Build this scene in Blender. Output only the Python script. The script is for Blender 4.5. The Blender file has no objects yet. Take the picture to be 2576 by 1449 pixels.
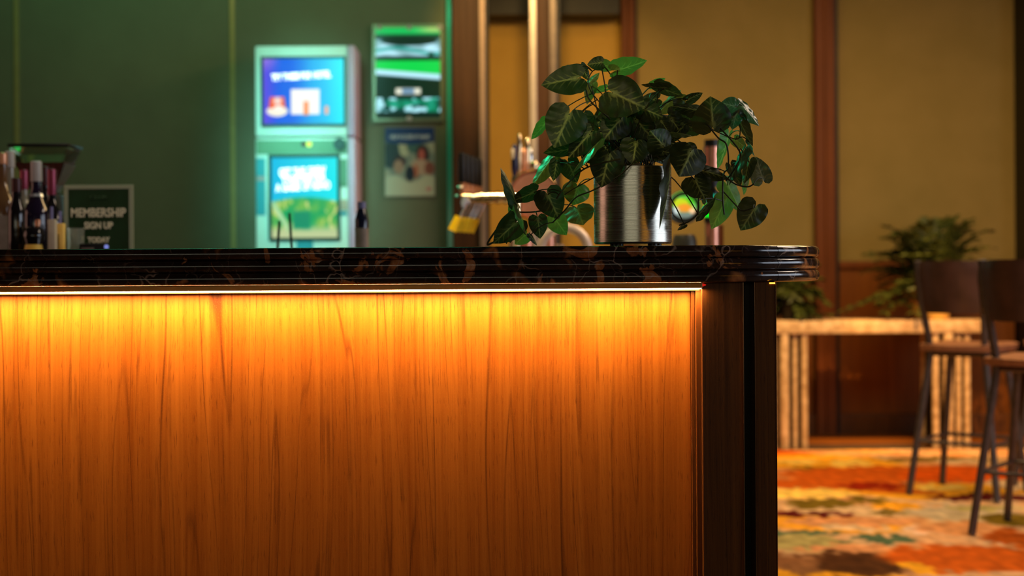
import bpy, bmesh, math, random
from mathutils import Vector, Matrix, noise
random.seed(11)
PI = math.pi
sc = bpy.context.scene
C = sc.collection
F = 3578.0; HX = 1288.0; HY = 675.0; CH = 1.05; ROLL = math.radians(0.35)

# ---------------------------------------------------------------- camera, world, exposure, lights
cam = bpy.data.cameras.new('camera'); cam.sensor_width = 36; cam.lens = 36*F/2576
cam.shift_y = -(724.5-HY)/2576
cam.dof.use_dof = True; cam.dof.focus_distance = 2.80; cam.dof.aperture_fstop = 2.6
cam.clip_start = .05
co = bpy.data.objects.new('camera', cam); C.objects.link(co)
co.matrix_world = Matrix.Translation((0, 0, CH)) @ Matrix.Rotation(PI/2, 4, 'X') @ Matrix.Rotation(-ROLL, 4, 'Z')
sc.camera = co
sc.view_settings.view_transform = 'Standard'; sc.view_settings.look = 'None'
sc.view_settings.gamma = 1; sc.view_settings.use_curve_mapping = False
sc.view_settings.exposure = 0.0
W = bpy.data.worlds.new('world'); sc.world = W; W.use_nodes = True
W.node_tree.nodes['Background'].inputs[0].default_value = (.9, .75, .55, 1)
W.node_tree.nodes['Background'].inputs[1].default_value = .004

def area(name, loc, target, size, col, energy, sy=None, spread=180):
    l = bpy.data.lights.new(name, 'AREA'); l.energy = energy; l.color = col; l.size = size
    if sy: l.shape = 'RECTANGLE'; l.size_y = sy
    l.spread = math.radians(spread)
    o = bpy.data.objects.new(name, l); C.objects.link(o); o.location = loc
    o.rotation_euler = (Vector(target)-Vector(loc)).to_track_quat('-Z', 'Y').to_euler(); return o
def spot(name, loc, target, col, energy, ang, blend=.5, r=.05):
    l = bpy.data.lights.new(name, 'SPOT'); l.energy = energy; l.color = col; l.spot_size = math.radians(ang)
    l.spot_blend = blend; l.shadow_soft_size = r
    o = bpy.data.objects.new(name, l); C.objects.link(o); o.location = loc
    o.rotation_euler = (Vector(target)-Vector(loc)).to_track_quat('-Z', 'Y').to_euler(); return o
area('ceiling_light_lounge', (2.0, 6.3, 2.95), (2.0, 6.3, 0), 1.6, (1, .64, .27), 80)
area('ceiling_light_lounge', (2.6, 4.2, 2.95), (2.4, 4.9, 0), 1.2, (1, .78, .6), 44)
area('wall_washer', (.9, 7.6, 2.98), (.9, 8.8, 1.2), 2.0, (1, .6, .16), 5.0, .2)
spot('recess_fill', (.15, 5.6, 2.93), (.22, 8.84, 1.7), (1, .62, .2), 140, 40, .5)  # unseen spot added to light the amber recess
spot('downlight_console', (1.45, 6.3, 2.95), (1.60, 8.08, .45), (1, .55, .18), 400, 24)
spot('downlight_console', (2.35, 6.3, 2.95), (2.46, 8.08, .55), (1, .5, .13), 560, 26)
spot('downlight_taps', (-.05, 4.2, 2.95), (0, 5.1, 1.3), (1, .66, .34), 190, 46)
spot('downlight_bottles', (-1.3, 3.3, 2.95), (-1.35, 4.3, 1.2), (1, .72, .6), 45, 52)
area('wall_fill_bar', (-1.2, 5.6, 2.95), (-1.1, 7.4, .9), 1.4, (1, .72, .38), 5, .3)  # warm fill added for the lower part of the green wall
area('green_ceiling_strip', (-.9, 4.3, 2.95), (-.6, 5.0, 1.2), 1.6, (.1, 1, .45), 6, .25)
area('green_wall_washer', (-1.4, 6.5, 2.98), (-1.3, 7.4, 1.8), 2.6, (.2, 1, .5), 5.4, .2)
spot('green_spot', (-1.3, 4.6, 2.75), (.22, 2.9, 1.32), (.02, 1, .42), 150, 16, r=.03)
area('kiosk_fill', (-1.0, 5.2, 2.35), (-1.05, 7.1, 1.62), .3, (.34, 1, .86), 2.3, .8, 27)  # cyan fill added to brighten the kiosk shell
area('window_daylight', (4.9, 2.5, 1.7), (.5, 2.6, 1.15), 3.9, (.76, .85, 1), 58, 1.2)
area('pale_fill_front', (-.7, -2.4, 1.45), (-.4, 2.9, 1.2), 3.7, (1, .93, .68), 8, .5)  # unseen light panel added and stretched for the pale stripe in the pot
area('amber_fill_front', (3.1, -2.4, 1.45), (1.2, 2.9, 1.2), 3.2, (1, .42, .05), 7, .5)  # unseen panel added for the amber band reflected in the pot
area('pink_fill_left', (-3.5, 3.6, 1.4), (.2, 2.9, 1.2), 2.0, (1, .5, .36), 6.0, .9)  # unseen rose panel added for the pink edge of the pot
spot('leaf_fill', (-.5, .9, 2.7), (.13, 2.85, 1.37), (1, .88, .45), 34, 8.5, r=.03)  # narrow fill spot added for the upper left leaves

# ---------------------------------------------------------------- pixel -> place helpers (true sizes)
def PX(px, D, py=675):
    return ((px-HX)*math.cos(ROLL)+(HY-py)*math.sin(ROLL))*D/F
def PZ(py, D, px=1288):
    return CH+(-(px-HX)*math.sin(ROLL)+(HY-py)*math.cos(ROLL))*D/F
def P(px, py, D):
    return Vector((PX(px, D, py), D, PZ(py, D, px)))

# ---------------------------------------------------------------- materials
def M(name, col=(.5, .5, .5), rough=.5, metal=0, emit=None, es=1, trans=0, spec=.5, alpha=1, coat=0, ior=1.45):
    m = bpy.data.materials.new(name); m.use_nodes = True
    b = m.node_tree.nodes['Principled BSDF']
    b.inputs['Base Color'].default_value = (*col, 1); b.inputs['Roughness'].default_value = rough
    b.inputs['Metallic'].default_value = metal; b.inputs['Specular IOR Level'].default_value = spec
    b.inputs['Transmission Weight'].default_value = trans; b.inputs['Alpha'].default_value = alpha
    b.inputs['Coat Weight'].default_value = coat; b.inputs['IOR'].default_value = ior
    if emit: b.inputs['Emission Color'].default_value = (*emit, 1); b.inputs['Emission Strength'].default_value = es
    return m
class N:
    def __init__(s, m): s.t = m.node_tree; s.b = s.t.nodes['Principled BSDF']
    def n(s, typ, **k):
        x = s.t.nodes.new(typ)
        for a, v in k.items():
            if a.startswith('i_'):
                key = a[2:]; key = int(key) if key.isdigit() else key.replace('_', ' ')
                if isinstance(v, bpy.types.NodeSocket): s.t.links.new(v, x.inputs[key])
                else: x.inputs[key].default_value = v
            else: setattr(x, a, v)
        return x
    def math(s, op, a, b=0.0, c=None, clamp=False):
        x = s.t.nodes.new('ShaderNodeMath'); x.operation = op; x.use_clamp = clamp
        for i, v in enumerate((a, b, c)):
            if v is None: continue
            if isinstance(v, bpy.types.NodeSocket): s.t.links.new(v, x.inputs[i])
            else: x.inputs[i].default_value = v
        return x.outputs[0]
    def obj(s): return s.n('ShaderNodeTexCoord').outputs['Object']
    def map(s, vec, scale=(1, 1, 1), loc=(0, 0, 0)):
        x = s.n('ShaderNodeMapping'); s.t.links.new(vec, x.inputs[0]); x.inputs['Scale'].default_value = scale
        x.inputs['Location'].default_value = loc; return x.outputs[0]
    def noise(s, vec, scale=1, detail=4, rough=.55, dist=0):
        x = s.n('ShaderNodeTexNoise'); s.t.links.new(vec, x.inputs['Vector']); x.inputs['Scale'].default_value = scale
        x.inputs['Detail'].default_value = detail; x.inputs['Roughness'].default_value = rough; x.inputs['Distortion'].default_value = dist
        return x.outputs['Fac']
    def ramp(s, fac, stops):
        x = s.n('ShaderNodeValToRGB'); s.t.links.new(fac, x.inputs[0]); e = x.color_ramp.elements
        while len(e) < len(stops): e.new(.5)
        for i, (p, c) in enumerate(stops):
            e[i].position = p; e[i].color = (*c, 1) if len(c) == 3 else c
        return x.outputs[0]
    def mix(s, fac, a, b, typ='MIX'):
        x = s.t.nodes.new('ShaderNodeMix'); x.data_type = 'RGBA'; x.blend_type = typ
        for i, v in ((0, fac), (6, a), (7, b)):
            if isinstance(v, bpy.types.NodeSocket): s.t.links.new(v, x.inputs[i])
            else: x.inputs[i].default_value = v if i == 0 else (*v, 1)
        return x.outputs[2]
    def maprange(s, v, a, b, c=0, d=1):
        x = s.n('ShaderNodeMapRange'); s.t.links.new(v, x.inputs[0])
        for i, q in enumerate((a, b, c, d)): x.inputs[i+1].default_value = q
        return x.outputs[0]
    def sep(s, vec):
        x = s.n('ShaderNodeSeparateXYZ'); s.t.links.new(vec, x.inputs[0]); return x.outputs
    def comb(s, x_, y_, z_):
        x = s.n('ShaderNodeCombineXYZ')
        for i, v in enumerate((x_, y_, z_)):
            if isinstance(v, bpy.types.NodeSocket): s.t.links.new(v, x.inputs[i])
            else: x.inputs[i].default_value = v
        return x.outputs[0]
    def bump(s, h, strength=.3, dist=.01):
        x = s.n('ShaderNodeBump'); s.t.links.new(h, x.inputs['Height']); x.inputs['Strength'].default_value = strength
        x.inputs['Distance'].default_value = dist; s.t.links.new(x.outputs[0], s.b.inputs['Normal'])
    def out(s, sock, name): s.t.links.new(sock, s.b.inputs[name])

def wood(name, dark, light, line, rough=.38, seed=0.0, lines=1.0, fine=1.0):
    m = M(name, light, rough, spec=.3); g = N(m); v = g.obj()
    x, y, z = g.sep(v)
    warp = g.noise(g.comb(g.math('MULTIPLY', x, 2.6), seed, g.math('MULTIPLY', z, .8)), 1, 1.5, .4)
    x2 = g.math('ADD', x, g.math('MULTIPLY', g.math('SUBTRACT', warp, .5), .11))
    xy = g.math('ADD', x2, g.math('MULTIPLY', y, .7))
    # broad tone
    broad = g.noise(g.comb(g.math('MULTIPLY', xy, 9), seed, g.math('MULTIPLY', z, .7)), 1, 4, .6)
    # fine straight streaks
    st = g.noise(g.comb(g.math('MULTIPLY', g.math('ADD', x, g.math('MULTIPLY', y, .7)), 150), seed, g.math('MULTIPLY', z, 1.6)), 1, 5, .65)
    st2 = g.noise(g.comb(g.math('MULTIPLY', xy, 48), seed+3, g.math('MULTIPLY', z, .8)), 1, 3, .55)
    # growth lines
    gl = g.noise(g.comb(g.math('MULTIPLY', xy, 10), seed+7, g.math('MULTIPLY', z, .35)), 1, 2, .4)
    fr = g.math('FRACT', g.math('MULTIPLY', gl, 9.0))
    d = g.math('ABSOLUTE', g.math('SUBTRACT', fr, .5))
    ln = g.maprange(d, .0, .05, 1, 0)
    brk = g.noise(g.comb(g.math('MULTIPLY', x, 6), seed+1, g.math('MULTIPLY', z, 3)), 1, 3, .6)
    ln = g.math('MULTIPLY', ln, g.maprange(brk, .35, .6, .15, 1))
    # pores
    po = g.noise(g.comb(g.math('MULTIPLY', xy, 520), seed, g.math('MULTIPLY', z, 26)), 1, 2, .5)
    pm = g.maprange(po, .60, .72, 0, 1)
    g2 = g.noise(g.comb(g.math('MULTIPLY', xy, 26), seed+11, g.math('MULTIPLY', z, .45)), 1, 2, .4)
    d2 = g.math('ABSOLUTE', g.math('SUBTRACT', g.math('FRACT', g.math('MULTIPLY', g2, 7.0)), .5))
    brk2 = g.noise(g.comb(g.math('MULTIPLY', x, 14), seed+2, g.math('MULTIPLY', z, 5)), 1, 3, .6)
    ln2 = g.math('MULTIPLY', g.maprange(d2, .0, .09, 1, 0), g.maprange(brk2, .42, .62, 0, .8))
    grit = g.noise(g.comb(g.math('MULTIPLY', x, 900), seed, g.math('MULTIPLY', z, 260)), 1, 2, .6)
    f = g.math('ADD', g.math('MULTIPLY', broad, .35), g.math('ADD', g.math('MULTIPLY', st, .5*fine), g.math('MULTIPLY', st2, .5)))
    f = g.maprange(f, .50, .84, 0, 1)
    col = g.mix(f, dark, light)
    col = g.mix(g.math('MULTIPLY', ln, .85*lines), col, line)
    col = g.mix(g.math('MULTIPLY', ln2, .7*lines), col, line)
    col = g.mix(g.math('MULTIPLY', pm, .6), col, line)
    col = g.mix(g.maprange(grit, .58, .75, 0, .35), col, (min(1, light[0]*1.5), light[1]*1.6, light[2]*1.6))
    g.out(col, 'Base Color')
    g.out(g.maprange(st, .3, .7, rough+.1, rough-.08), 'Roughness')
    g.bump(g.math('SUBTRACT', st, g.math('MULTIPLY', pm, .8)), .22, .0015)
    return m
MAT = {}
MAT['panel_wood'] = wood('panel_wood', (.36, .092, .004), (.57, .185, .018), (.11, .022, .001), .45)
MAT['dark_wood'] = wood('dark_wood', (.06, .02, .004), (.19, .066, .012), (.012, .004, .001), .42, 5.0, .8)
MAT['trim_wood'] = wood('trim_wood', (.09, .028, .005), (.20, .068, .012), (.08, .025, .006), .3, 9.0, .5)
MAT['wall_wood'] = wood('wall_wood', (.15, .042, .003), (.25, .078, .006), (.09, .022, .002), .6, 2.0, .4)
MAT['post_wood'] = wood('post_wood', (.10, .024, .002), (.22, .058, .004), (.04, .009, .001), .55, 4.0, .5)
MAT['pillar_wood'] = wood('pillar_wood', (.04, .012, .003), (.09, .03, .007), (.02, .006, .002), .5, 4.5, .5)
MAT['seat_lit'] = wood('seat_lit', (.26, .11, .06), (.42, .19, .10), (.12, .05, .03), .35, 6.0, .5)  # lighter than the leather back: downlight on the seat is in the colour

def marble():
    m = M('dark_marble', (.02, .01, .008), .13, coat=.1, ior=1.6); g = N(m); v = g.obj()
    x, y, z = g.sep(v)
    vv = g.comb(x, y, g.math('MULTIPLY', z, .8))
    w1 = g.noise(vv, 6, 4, .6)
    wv = g.n('ShaderNodeVectorMath', operation='ADD'); g.t.links.new(vv, wv.inputs[0])
    nz = g.n('ShaderNodeTexNoise'); g.t.links.new(vv, nz.inputs['Vector']); nz.inputs['Scale'].default_value = 9; nz.inputs['Detail'].default_value = 4
    sc_ = g.n('ShaderNodeVectorMath', operation='SCALE'); g.t.links.new(nz.outputs['Color'], sc_.inputs[0]); sc_.inputs['Scale'].default_value = .10
    g.t.links.new(sc_.outputs[0], wv.inputs[1])
    def cells(scale, th):
        vo = g.n('ShaderNodeTexVoronoi', feature='DISTANCE_TO_EDGE'); g.t.links.new(wv.outputs[0], vo.inputs['Vector'])
        vo.inputs['Scale'].default_value = scale
        return g.maprange(vo.outputs['Distance'], 0, th, 1, 0)
    thin = g.math('MULTIPLY', cells(13, .022), g.maprange(g.noise(vv, 11, 3), .47, .66, 0, 1))
    thin2 = g.math('MULTIPLY', cells(31, .04), g.maprange(g.noise(vv, 17, 3), .52, .72, 0, .8))
    pn = g.noise(vv, 11, 4, .58, 1.2)
    patch = g.maprange(pn, .60, .625, 0, 1)
    thick = g.math('MULTIPLY', cells(9, .07), g.maprange(g.noise(g.map(vv, loc=(3, 1, 0)), 10, 3), .56, .64, 0, 1))
    base = g.ramp(g.noise(vv, 14, 5, .6), [(.35, (.012, .006, .004)), (.75, (.06, .026, .016))])
    pc = g.ramp(g.noise(vv, 45, 4, .6), [(.3, (.22, .065, .02)), (.55, (.55, .19, .06)), (.75, (.8, .45, .26))])
    c = g.mix(patch, base, pc)
    c = g.mix(thick, c, (.6, .21, .06))
    c = g.mix(g.math('MULTIPLY', thin, .8), c, (.6, .4, .3))
    c = g.mix(g.math('MULTIPLY', thin2, .5), c, (.6, .38, .28))
    g.out(c, 'Base Color')
    g.out(g.maprange(g.noise(vv, 60, 3), .3, .7, .10, .22), 'Roughness')
    g.bump(g.noise(vv, 130, 3), .05, .001)
    return m
MAT['marble'] = marble()

def speck(name, c1, c2, scale, rough, bump=0, bs=200, spec=.4, metal=0):
    m = M(name, c1, rough, metal, spec=spec); g = N(m); v = g.obj()
    g.out(g.ramp(g.noise(v, scale, 4, .6), [(.35, c1), (.65, c2)]), 'Base Color')
    if bump: g.bump(g.noise(v, bs, 3), bump, .002)
    return m
MAT['green_paint'] = speck('green_paint', (.12, .13, .075), (.135, .148, .085), 3, .62, .15, 250)
MAT['tan_wall'] = speck('tan_wall', (.255, .18, .045), (.285, .20, .055), 4, .75, .3, 300)
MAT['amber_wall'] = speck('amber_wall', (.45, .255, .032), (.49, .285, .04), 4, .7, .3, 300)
MAT['black'] = speck('black_paint', (.006, .005, .004), (.010, .008, .006), 20, .5, .1)
MAT['dark_metal'] = speck('dark_metal_frame', (.09, .075, .075), (.12, .10, .10), 30, .38, .05, metal=.5)
MAT['ceiling'] = speck('ceiling_paint', (.05, .045, .04), (.06, .055, .05), 5, .8, .1)
MAT['wall_dark'] = speck('dark_wallcovering', (.06, .035, .02), (.08, .05, .03), 4, .7, .1)
MAT['alu'] = speck('brushed_aluminium', (.55, .42, .28), (.65, .5, .34), 90, .35, .05, metal=.9)
MAT['beige_metal'] = speck('pale_metal_trim', (.52, .42, .38), (.58, .47, .42), 20, .35, .02, metal=.3)
MAT['pink_metal'] = speck('rose_metal_trim', (.30, .19, .14), (.36, .23, .17), 20, .4, .02, metal=.3)
MAT['grey_metal'] = speck('grey_metal_trim', (.15, .11, .10), (.19, .14, .12), 20, .4, .02, metal=.3)
MAT['joint_green'] = speck('joint_strip', (.32, .28, .10), (.36, .32, .12), 20, .3, .02, metal=.2)
MAT['glass_edge'] = M('glass_edge', (.05, .45, .35), .12, 0, spec=.8)
MAT['led'] = M('led_diffuser', (1, .8, .5), .4, emit=(1, .57, .24), es=98)
MAT['led_side'] = M('led_side_diffuser', (1, .6, .2), .4, emit=(1, .42, .03), es=6)
MAT['led_profile'] = speck('led_profile_metal', (.62, .26, .04), (.68, .29, .05), 60, .35, .05, metal=.3)
MAT['brass_edge'] = M('bronze_edge', (.55, .30, .16), .25, .9)
MAT['red_cap'] = M('red_end_cap', (.6, .01, .01), .3, emit=(1, .02, .01), es=.5)
MAT['copper'] = speck('copper', (.72, .30, .20), (.80, .36, .25), 40, .28, .05, metal=.85)
MAT['chrome'] = M('chrome', (.85, .82, .78), .12, 1)
MAT['gold'] = M('polished_gold_metal', (.95, .72, .42), .18, 1)
MAT['black_plastic'] = speck('black_plastic', (.004, .004, .005), (.007, .007, .008), 60, .38, .02)
MAT['navy'] = M('navy_enamel', (.012, .012, .05), .2)
MAT['yellow'] = speck('yellow_plastic', (.95, .60, .01), (1.0, .68, .02), 30, .4, .05)
MAT['clear'] = M('clear_acrylic', (.8, .85, .75), .05, trans=.9)
MAT['screen_frame'] = speck('kiosk_bezel', (.004, .05, .045), (.006, .07, .06), 30, .35, .02)
MAT['kiosk'] = speck('kiosk_shell', (.58, .86, .78), (.62, .90, .82), 6, .4, .02)  # pale grey shell: the teal light on it is put into the colour
MAT['kiosk_green'] = speck('kiosk_front', (.10, .28, .16), (.12, .31, .19), 3, .4, .02)
MAT['kiosk_side'] = speck('kiosk_side', (.55, .38, .56), (.6, .42, .6), 6, .4, .02)
MAT['kiosk_blue'] = M('kiosk_stripe', (.02, .33, .42), .4)
MAT['white_emit'] = M('screen_white', (.9, .9, .9), .5, emit=(1, .97, .95), es=.95)
MAT['sign_text'] = M('sign_lettering', (.85, .80, .55), .5)
MAT['sign_green'] = speck('sign_card', (.010, .030, .006), (.012, .045, .012), 10, .45)
MAT['pot_soil'] = speck('potting_moss', (.012, .010, .006), (.03, .025, .012), 60, .9, .5, 80)
MAT['stone_table'] = speck('travertine', (.42, .26, .12), (.74, .52, .30), 26, .5, .4, 60)
MAT['ceramic_orange'] = speck('orange_ceramic', (.62, .19, .03), (.8, .28, .05), 25, .4, .1)
MAT['ceramic_yellow'] = speck('yellow_ceramic', (.85, .52, .10), (.9, .6, .16), 25, .4, .1)
MAT['leather'] = speck('brown_leather', (.06, .028, .020), (.09, .042, .032), 12, .3, .1, 120, .9)

def steel():
    m = M('ribbed_steel', (.62, .60, .52), .24, 1); g = N(m); v = g.obj(); x, y, z = g.sep(v)
    a = g.noise(g.comb(0., 0., g.math('MULTIPLY', z, 260)), 1, 3, .7)
    b = g.noise(g.comb(g.math('MULTIPLY', x, 2), g.math('MULTIPLY', y, 2), g.math('MULTIPLY', z, 900)), 1, 2, .6)
    g.out(g.maprange(a, .3, .7, .17, .36), 'Roughness')
    g.out(g.ramp(a, [(.3, (.45, .43, .37)), (.7, (.72, .70, .60))]), 'Base Color')
    g.bump(g.math('ADD', a, g.math('MULTIPLY', b, .4)), .10, .0012)
    return m
MAT['steel'] = steel()

def leafmat(name, dark, mid, vein, trans=.25, rough=.33):
    m = M(name, dark, rough, spec=.5); g = N(m)
    uv = g.n('ShaderNodeUVMap'); u, v, _ = g.sep(uv.outputs[0])
    rnd = g.n('ShaderNodeObjectInfo').outputs['Random']
    ob = g.obj(); nz = g.noise(ob, 150, 3, .6); nb = g.noise(ob, 45, 3, .6)
    au = g.math('ABSOLUTE', g.math('ADD', u, g.math('MULTIPLY', g.math('SUBTRACT', nz, .5), .12)))
    mid_l = g.maprange(au, .012, .075, 1, 0)
    ph = g.math('ADD', g.math('SUBTRACT', g.math('MULTIPLY', v, 4.6), g.math('MULTIPLY', g.math('POWER', au, .75), 2.3)), g.math('MULTIPLY', nz, .55))
    fr = g.math('ABSOLUTE', g.math('SUBTRACT', g.math('FRACT', g.math('ADD', ph, 10)), .5))
    wd = g.maprange(au, .0, .8, .24, .05)
    side = g.math('SUBTRACT', 1, g.math('DIVIDE', fr, wd), clamp=True)
    fade = g.maprange(g.math('ADD', au, g.math('MULTIPLY', nb, .45)), .32, .75, 1, 0)
    side = g.math('MULTIPLY', side, g.math('MULTIPLY', fade, g.maprange(g.noise(ob, 30, 2), .35, .62, .2, .8)))
    hub = g.math('ADD', g.math('POWER', au, 2.0), g.math('POWER', g.math('SUBTRACT', v, .04), 2.0))
    hubm = g.maprange(hub, .0, .035, .8, 0)
    vm = g.math('MAXIMUM', g.math('MAXIMUM', g.math('MULTIPLY', mid_l, g.maprange(v, .7, 1, 1, .3)), side), hubm)
    vm = g.math('MULTIPLY', vm, g.maprange(nb, .25, .6, .45, 1))
    base = g.mix(g.maprange(g.noise(ob, 60, 4, .6), .35, .7, 0, 1), dark, mid)
    base = g.mix(g.math('MULTIPLY', rnd, .35), base, mid)
    col = g.mix(g.math('MULTIPLY', vm, .85), base, vein)
    g.out(col, 'Base Color')
    g.bump(g.math('ADD', g.math('MULTIPLY', vm, .6), g.math('MULTIPLY', nb, .6)), .5, .0015)
    tb = g.n('ShaderNodeBsdfTranslucent'); g.t.links.new(g.mix(.5, col, vein), tb.inputs[0])
    mx = g.n('ShaderNodeMixShader'); mx.inputs[0].default_value = trans
    out = g.t.nodes['Material Output']
    g.t.links.new(g.b.outputs[0], mx.inputs[1]); g.t.links.new(tb.outputs[0], mx.inputs[2]); g.t.links.new(mx.outputs[0], out.inputs[0])
    return m
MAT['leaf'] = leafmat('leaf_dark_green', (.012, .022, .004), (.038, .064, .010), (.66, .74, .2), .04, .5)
MAT['leaf_light'] = leafmat('leaf_lit_green', (.04, .11, .012), (.08, .20, .02), (.5, .75, .15), .25, .4)  # lighter leaf copy: green light on these leaves is partly in the colour
MAT['leaf_olive'] = leafmat('leaf_olive_green', (.05, .085, .012), (.09, .14, .02), (.42, .5, .11), .35, .45)
MAT['leaf_silver'] = leafmat('leaf_glossy_green', (.02, .05, .02), (.04, .08, .035), (.38, .42, .25), .2, .22)
MAT['stem'] = speck('plant_stem', (.035, .03, .008), (.07, .06, .015), 60, .5)
MAT['fern'] = speck('fern_leaf', (.022, .035, .006), (.07, .085, .012), 30, .5)

def vcol(name, emit=0, rough=.5, spec=.4):
    m = M(name, (.5, .5, .5), rough, spec=spec); g = N(m)
    a = g.n('ShaderNodeVertexColor'); a.layer_name = 'Col'
    if emit:
        g.b.inputs['Base Color'].default_value = (.02, .02, .02, 1)
        g.out(a.outputs[0], 'Emission Color'); g.b.inputs['Emission Strength'].default_value = emit
    else: g.out(a.outputs[0], 'Base Color')
    return m
MAT['screen'] = vcol('screen_image', 1.0, .2)
MAT['glow_image'] = vcol('glow_print', 1.25, .15)  # emissive image; on the poster its glow stands in for reflected light
MAT['print'] = vcol('printed_paper', 0, .45)
MAT['carpet'] = vcol('patterned_carpet', 0, .95, .1)
g = N(MAT['carpet']); g.bump(g.noise(g.obj(), 420, 2), .6, .004)

# ---------------------------------------------------------------- mesh helpers
OFF = {}
def obj(name, bm, mat, parent=None, smooth=True, label=None, kind=None):
    off = OFF.get(parent.name, Vector()) if parent else Vector()
    if off.length: bmesh.ops.translate(bm, verts=bm.verts, vec=-off)
    bmesh.ops.recalc_face_normals(bm, faces=bm.faces)
    me = bpy.data.meshes.new(name); bm.to_mesh(me); bm.free()
    me.materials.append(MAT[mat] if isinstance(mat, str) else mat)
    if smooth:
        me.shade_smooth()
        try: me.set_sharp_from_angle(angle=math.radians(38))
        except Exception: pass
    o = bpy.data.objects.new(name, me); C.objects.link(o)
    if parent: o.parent = parent; OFF[o.name] = off
    if label: o['label'] = label
    if kind: o['kind'] = kind
    return o
def thing(name, label, cat, loc, group=None, rotz=0):
    o = bpy.data.objects.new(name, None); C.objects.link(o); o.empty_display_size = .1
    o.location = loc; o.rotation_euler = (0, 0, rotz); o['label'] = label; o['category'] = cat
    if group: o['group'] = group
    OFF[o.name] = Vector(loc) if not rotz else Vector(); return o
def solo(name, label, cat, base, bm, mat, group=None, smooth=True):
    b = Vector(base); bmesh.ops.translate(bm, verts=bm.verts, vec=-b)
    o = obj(name, bm, mat, None, smooth); o.location = b; o['label'] = label; o['category'] = cat
    if group: o['group'] = group
    OFF[o.name] = b
    return o
def struct(name, bm, mat, parent=None, smooth=False):
    o = obj(name, bm, mat, parent, smooth)
    if not parent: o['kind'] = 'structure'
    return o
def box(bm, x0, x1, y0, y1, z0, z1, bev=0, seg=2):
    r = bmesh.ops.create_cube(bm, size=1); vs = r['verts']
    for v in vs:
        v.co = Vector((x0+(v.co.x+.5)*(x1-x0), y0+(v.co.y+.5)*(y1-y0), z0+(v.co.z+.5)*(z1-z0)))
    if bev:
        es = list({e for v in vs for e in v.link_edges})
        bmesh.ops.bevel(bm, geom=es, offset=bev, segments=seg, profile=.5, affect='EDGES')
    return bm
def B(*a, **k):
    bm = bmesh.new(); box(bm, *a, **k); return bm
def lathe(bm, prof, c=(0, 0, 0), n=32, axis='Z', cap=True):
    rings = []
    for r, h in prof:
        ring = []
        for i in range(n):
            a = 2*PI*i/n
            p = (r*math.cos(a), r*math.sin(a), h)
            if axis == 'Y': p = (p[0], h, p[1])
            if axis == 'X': p = (h, p[0], p[1])
            ring.append(bm.verts.new(Vector(p)+Vector(c)))
        rings.append(ring)
    for a, b in zip(rings, rings[1:]):
        for i in range(n): bm.faces.new((a[i], a[(i+1) % n], b[(i+1) % n], b[i]))
    if cap:
        bm.faces.new(rings[0][::-1]); bm.faces.new(rings[-1])
    return bm
def L(prof, c, n=32, axis='Z', cap=True):
    bm = bmesh.new(); lathe(bm, prof, c, n, axis, cap); return bm
def tube(bm, pts, r, n=8, cap=True):
    pts = [Vector(p) for p in pts]; rings = []; m = len(pts)
    rr = r if isinstance(r, (list, tuple)) else [r]*m
    up = None
    for i, p in enumerate(pts):
        t = (pts[min(i+1, m-1)]-pts[max(i-1, 0)]).normalized()
        if up is None: up = t.orthogonal().normalized()
        else: up = (up-t*up.dot(t)).normalized()
        s = t.cross(up)
        rings.append([bm.verts.new(p+(up*math.cos(2*PI*k/n)+s*math.sin(2*PI*k/n))*rr[i]) for k in range(n)])
    for a, b in zip(rings, rings[1:]):
        for k in range(n): bm.faces.new((a[k], a[(k+1) % n], b[(k+1) % n], b[k]))
    if cap: bm.faces.new(rings[0][::-1]); bm.faces.new(rings[-1])
    return bm
def T(pts, r, n=8):
    bm = bmesh.new(); tube(bm, pts, r, n); return bm
def bez(p0, p1, p2, n=8):
    p0, p1, p2 = map(Vector, (p0, p1, p2))
    return [p0*(1-t)**2+p1*2*t*(1-t)+p2*t*t for t in [i/n for i in range(n+1)]]
def lin(c):
    return tuple((x/255)**2.2 for x in c)
def picture(w, h, nx, ny, fn, loc, mat, name, parent, thick=0):
    """a flat printed/backlit sheet in the XZ plane facing -Y; fn(u,v)->srgb, v up"""
    x0, y0, z0 = loc; verts = []; faces = []
    for j in range(ny+1):
        for i in range(nx+1): verts.append((x0+w*i/nx, y0, z0+h*j/ny))
    for j in range(ny):
        for i in range(nx):
            a = j*(nx+1)+i; faces.append((a, a+1, a+nx+2, a+nx+1))
    off = OFF.get(parent.name, Vector()) if parent else Vector()
    me = bpy.data.meshes.new(name); me.from_pydata([tuple(Vector(v)-off) for v in verts], [], faces)
    at = me.color_attributes.new('Col', 'FLOAT_COLOR', 'POINT')
    for k in range(len(verts)):
        i = k % (nx+1); j = k//(nx+1); at.data[k].color = (*lin(fn(i/nx, j/ny)), 1)
    me.materials.append(MAT[mat]); o = bpy.data.objects.new(name, me); C.objects.link(o)
    if parent: o.parent = parent; OFF[o.name] = off
    return o
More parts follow.
